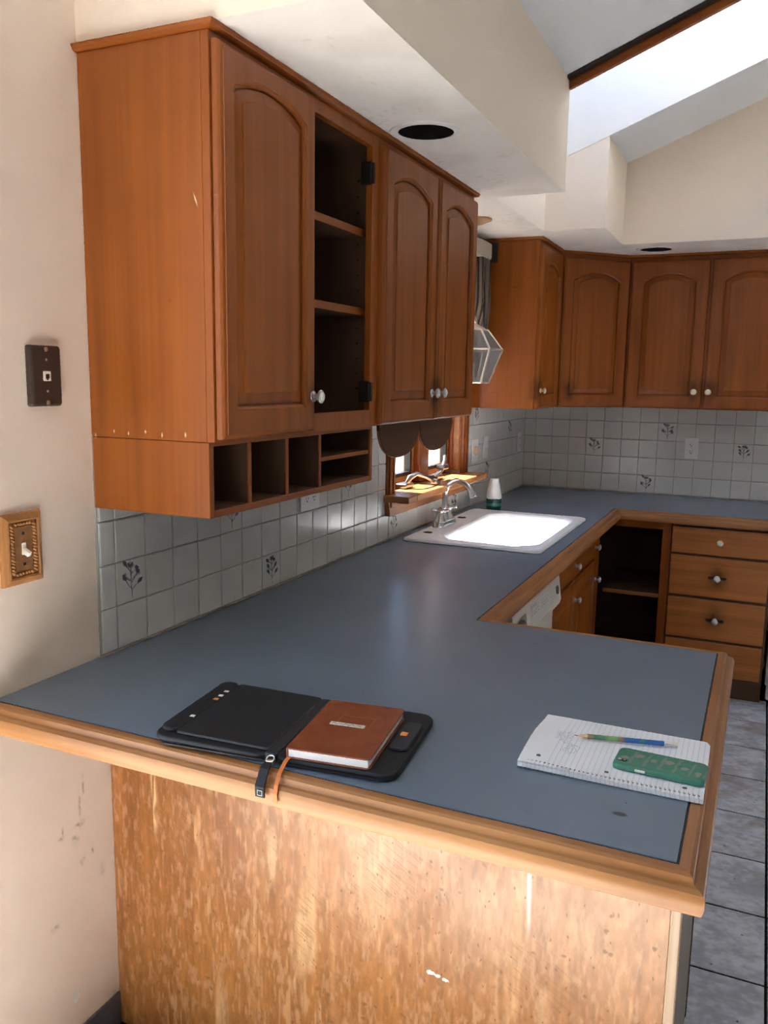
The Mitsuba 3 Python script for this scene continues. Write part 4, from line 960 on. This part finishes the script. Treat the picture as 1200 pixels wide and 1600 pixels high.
for v in (0.030, -0.030):
    add('screw_hole', placed(trimesh.creation.cylinder(radius=0.0032, height=0.002, sections=12), sm @ trimesh.transformations.translation_matrix([0, v, 0.0110])), M_BLACK, 'dark screw hole', parent=sw)

# ------------------------------------------------------------------ folio, journal on the peninsula
def RZ(o, deg): return trimesh.transformations.translation_matrix(o) @ rot([0, 0, 1], deg)
fo = thing('zip_folio', 'black zip folio lying open on the peninsula countertop', 'folio')
FM = RZ((0.592, 0.132, H+0.0003), 6.5)
def pad(x0, x1, y0, y1, z0, z1, r, e=0.003):
    return loft([[(x, y, z) for x, y in rrect(x0+i, x1-i, y0+i, y1-i, r)] for i, z in ((e, z0), (0, z0+e*0.6), (0, z1-e), (e*0.4, z1-e*0.3), (e, z1))])
add('back_cover', placed(pad(0.004, 0.212, -0.126, 0.128, 0.0, 0.013, 0.026), FM), M_NYLON, parent=fo, smooth=40)
lm = FM @ trimesh.transformations.translation_matrix([0.0, 0, 0.004]) @ rot([0, 1, 0], 1.6)
add('front_cover', placed(pad(-0.217, 0.0, -0.127, 0.127, 0.0, 0.009, 0.026), lm), M_NYLON, parent=fo, smooth=40)
add('inner_pocket', placed(pad(-0.180, -0.006, -0.112, 0.122, 0.0088, 0.0145, 0.008), lm), mat('smooth_black', (0.016, 0.018, 0.021), 0.42), parent=fo, smooth=40)
add('card_strip', placed(pad(-0.212, -0.176, -0.110, 0.120, 0.0088, 0.0165, 0.016), lm), M_NYLON, parent=fo, smooth=40)
add('spine', placed(pad(-0.010, 0.012, -0.122, 0.124, 0.001, 0.016, 0.005), FM), M_NYLON2, parent=fo, smooth=40)
for v, mm in ((0.070, M_IVORY), (0.048, M_WHITEPL), (0.030, M_ORANGE), (-0.052, M_LABEL)):
    add('card_tab', placed(box(-0.186, -0.177, v-0.004, v+0.004, 0.0160, 0.0172, 0.0004), lm), mm, 'small pale card tab', parent=fo)
zp = []
for (x0, x1, y) in ((-0.195, 0.0, -0.1285), (0.02, 0.19, -0.1275)):
    for q in range(int((x1-x0)/0.003)):
        zp.append(box(x0+q*0.003, x0+q*0.003+0.0016, y-0.0022, y+0.0016, 0.0055, 0.0080))
add('zip_teeth', placed(cat(zp), FM), M_DKMETAL, 'row of zip teeth', parent=fo, kind='stuff')
pkt = add('elastic_pocket', placed(pad(0.1735, 0.205, -0.040, 0.070, 0.0125, 0.0200, 0.010), FM), M_NYLON2, 'charcoal pocket', parent=fo, smooth=40)
add('badge', placed(box(0.180, 0.192, 0.006, 0.020, 0.0198, 0.0212, 0.0005), FM), M_ORANGE, 'small orange badge', parent=pkt)
# zip pull hanging over the worktop edge
zk = add('zip_slider', placed(rbox(0.000, 0.014, -0.140, -0.124, 0.004, 0.012, 0.003), FM), M_CHROME, 'chrome zip slider', parent=fo, smooth=40)
add('ring', placed(torus(0.0065, 0.0014, 18, 8), trimesh.transformations.translation_matrix([0.6145, 0.000, H+0.013]) @ rot([1, 0, 0], 35)), M_CHROME, parent=zk, smooth=40)
pl = loft([[(0.607, -0.004, H+0.0080), (0.620, -0.0035, H+0.0080), (0.620, -0.004, H+0.0110), (0.607, -0.0045, H+0.0110)],
           [(0.609, -0.020, H+0.0035), (0.6245, -0.020, H+0.0035), (0.6245, -0.0215, H+0.0070), (0.609, -0.0215, H+0.0070)],
           [(0.612, -0.0385, H-0.016), (0.628, -0.0385, H-0.016), (0.628, -0.0415, H-0.014), (0.612, -0.0415, H-0.014)],
           [(0.614, -0.0400, H-0.030), (0.630, -0.0400, H-0.030), (0.630, -0.0430, H-0.030), (0.614, -0.0430, H-0.030)]])
zz = add('pull_tab', pl, M_NYLON, 'black rubber zip pull', parent=fo)
add('logo', cat([box(0.6175, 0.6265, -0.0436, -0.0428, H-0.0275, H-0.0265), box(0.6175, 0.6265, -0.0436, -0.0428, H-0.0195, H-0.0185), box(0.6175, 0.6183, -0.0436, -0.0428, H-0.0265, H-0.0195), box(0.6257, 0.6265, -0.0436, -0.0428, H-0.0265, H-0.0195)]), M_INKL, 'small square mark', parent=zz)
# journal
jn = thing('journal', 'brown leather covered journal lying on the open black folio', 'book')
JM = RZ((0.690, 0.127, H+0.0136), 8.0)
hw, hh = 0.0705, 0.106
add('cover', placed(cat([pad(-hw, hw, -hh, hh, 0.0150, 0.0182, 0.008, 0.0012), pad(-hw, hw, -hh, hh, 0.0, 0.0022, 0.008, 0.0008), pad(-hw, -hw+0.004, -hh+0.002, hh-0.002, 0.0018, 0.0160, 0.0015, 0.0008)]), JM), M_LEATHER, parent=jn, smooth=40)
add('page_block', placed(box(-hw+0.0042, hw-0.004, -hh+0.003, hh-0.003, 0.0022, 0.0151), JM), M_PAGES, 'white page block', parent=jn)
plq = add('name_plate', placed(box(-0.036, 0.026, 0.001, 0.013, 0.0182, 0.0188, 0.0002), JM), mat('silver_print', (0.62, 0.60, 0.52), 0.45, 0.2), 'small pale plaque', parent=jn)
squig = [(-0.032+0.0033*i, 0.0065+0.0032*math.sin(i*1.9)+0.0008*math.sin(i*4.3), 0.0189) for i in range(17)]
add('lettering', placed(tube(squig, 0.0005, 5), JM), M_INK, 'dark scribbled lettering', parent=plq)
st = []
for x0, x1, y0, y1 in ((-0.026, 0.034, 0.044, 0.0449), (-0.026, -0.0251, 0.014, 0.044), (0.0331, 0.034, -0.004, 0.044)):
    st.append(box(x0, x1, y0, y1, 0.0181, 0.0184))
add('stitching', placed(cat(st), JM), M_STITCH, 'faint stitched pocket outline', parent=jn)
rb = [(0.641, 0.020, H+0.0150), (0.6405, 0.010, H+0.0148), (0.641, 0.000, H+0.012), (0.6425, -0.018, H+0.0025), (0.645, -0.032, H-0.0110), (0.6465, -0.0375, H-0.022), (0.648, -0.0385, H-0.036)]
rv = [np.array([(x-0.0035, y, z), (x+0.0035, y+0.0004, z), (x+0.0035, y+0.0004, z+0.0006), (x-0.0035, y, z+0.0006)]) for x, y, z in rb]
for q in (4, 5, 6):
    x, y, z = rb[q]; rv[q] = np.array([(x-0.0035, y, z), (x+0.0035, y, z), (x+0.0035, y-0.0007, z), (x-0.0035, y-0.0007, z)])
add('ribbon', loft(rv), M_RIBBON, 'orange ribbon marker', parent=jn)

# ------------------------------------------------------------------ spiral notebook, pencil, phone
nb = thing('spiral_notebook', 'white ruled spiral notebook at the right end of the peninsula', 'notebook')
NM = RZ((NBX, NBY, H+0.0005), math.degrees(NBR))
hx, hy = 0.140, 0.108
def sheets(z0, z1, lift, seed, nx=24, ny=14):
    r = np.random.default_rng(seed); vs = []; 
    for layer in (0, 1):
        for i in range(nx+1):
            for j in range(ny+1):
                u, v = i/nx, j/ny
                x = -hx+2*hx*u; y = -hy+2*hy*v
                if u > 0.96 and v > 0.93: x -= 0.006*(v-0.93)/0.07
                zz = z1 if layer else z0
                l = lift*(1-u)**3*np.sin(np.pi*min(v*1.1, 1))*1.0+lift*0.5*(1-v)**2*np.exp(-((u-0.05)/0.3)**2)
                vs.append((x, y, zz+(l if layer else l*0.7)))
    N = (nx+1)*(ny+1); F = []
    idx = lambda L, i, j: L*N+i*(ny+1)+j
    for i in range(nx):
        for j in range(ny):
            a, b, c, d = idx(1, i, j), idx(1, i+1, j), idx(1, i+1, j+1), idx(1, i, j+1); F += [[a, b, c], [a, c, d]]
            a, b, c, d = (q-N for q in (a, b, c, d)); F += [[a, c, b], [a, d, c]]
    ring = [(i, 0) for i in range(nx)]+[(nx, j) for j in range(ny)]+[(i, ny) for i in range(nx, 0, -1)]+[(0, j) for j in range(ny, 0, -1)]
    for p, q in zip(ring, ring[1:]+ring[:1]):
        a, b, c, d = idx(0, *p), idx(0, *q), idx(1, *q), idx(1, *p); F += [[a, b, c], [a, c, d]]
    return trimesh.Trimesh(np.array(vs), np.array(F), process=False)
add('pages', placed(sheets(0.0012, 0.0075, 0.004, 1), NM), M_PAGES, 'stack of pages', parent=nb, smooth=30)
add('top_page', placed(sheets(0.0079, 0.0083, 0.009, 2), NM), M_PAPER, 'ruled top page', parent=nb, smooth=30)
add('back_cover', placed(box(-hx, hx, -hy, hy, 0.0, 0.0011), NM), M_INK, 'dark card back', parent=nb)
hol = []
for q in range(40):
    u = -hx+0.008+q*0.0068
    l = 0.0045*np.exp(-((((u+hx)/(2*hx))-0.05)/0.3)**2)
    hol.append(move(trimesh.creation.cylinder(radius=0.0017, height=0.0008, sections=8), u, -hy+0.0085, 0.0085+l))
for u in (-0.112, -0.004, 0.112):
    hol.append(move(trimesh.creation.cylinder(radius=0.0035, height=0.0008, sections=12), u, -hy+0.026, 0.0086+0.0045*np.exp(-((((u+hx)/(2*hx))-0.05)/0.3)**2)+0.009*(0.5-u/(2*hx))**3*0.36*(1 if u < -0.1 else 0.2)))
add('punch_hole', placed(cat(hol), NM), M_INK, 'row of punched holes', parent=nb, kind='stuff')
tt = np.linspace(0, 40*2*np.pi, 40*14)
coil = np.stack([-hx+0.006+(tt/(2*np.pi))*0.0068, -hy+0.0035+0.0075*np.cos(tt), 0.0066+0.0062*np.sin(tt)], 1)
add('wire_spiral', placed(tube(coil, 0.0005, 6), NM), M_STEEL, 'thin wire spiral', parent=nb, smooth=40)
pc_ = thing('pencil', 'green and blue patterned pencil lying on the notebook', 'pencil')
p0, p1 = np.array([1.035, 0.296, H+0.0185]), np.array([1.198, 0.343, H+0.0150])
d = (p1-p0)/np.linalg.norm(p1-p0)
def seg(a, b, r0, r1, n=6): return tube([p0+d*a, p0+d*b], [r0, r1], n)
Lp = np.linalg.norm(p1-p0)
add('shaft', seg(0.022, Lp-0.022, 0.0042, 0.0042, 6), M_PENCIL, parent=pc_)
add('sharpened_tip', seg(0.005, 0.022, 0.0011, 0.0040, 10), M_PWOOD, 'bare wood tip', parent=pc_, smooth=40)
add('lead', seg(0.0, 0.0052, 0.0003, 0.0012, 8), M_INK, 'dark lead point', parent=pc_, smooth=40)
add('ferrule', seg(Lp-0.022, Lp-0.010, 0.0044, 0.0044, 14), M_CHROME, 'metal ferrule', parent=pc_, smooth=40)
add('eraser', seg(Lp-0.010, Lp, 0.0041, 0.0039, 14), M_IVORY, 'white eraser', parent=pc_, smooth=40)
ph = thing('phone', 'phone face down in a green patterned case on the notebook', 'phone')
PM = RZ((1.1815, 0.2475, H+0.0097), -2.5)
add('case', placed(pad(-0.0695, 0.0695, -0.035, 0.035, 0.0, 0.0105, 0.011, 0.0035), PM), M_CASE, parent=ph, smooth=40)
cm = add('camera_window', placed(pad(-0.065, -0.050, 0.013, 0.023, 0.0098, 0.0110, 0.004, 0.0004), PM), M_INK, 'dark camera window', parent=ph) if False else add('camera_window', placed(pad(-0.064, -0.049, -0.022, -0.013, 0.0098, 0.0110, 0.004, 0.0004), PM), M_BLACK, 'dark camera window', parent=ph)
add('lens', placed(cat([move(lathe([(0.0030, 0.0108), (0.0030, 0.0118), (0.0022, 0.0119), (0, 0.0116)], 16), -0.0605, -0.0175, 0), move(lathe([(0.0018, 0.0108), (0.0018, 0.0115), (0, 0.0116)], 12), -0.0530, -0.0170, 0)]), PM), M_STEEL, parent=cm, smooth=40)
add('side_button', placed(rbox(-0.034, -0.018, -0.0362, -0.033, 0.0035, 0.0075, 0.0012), PM), M_IVORY, 'ivory side button', parent=ph, smooth=40)
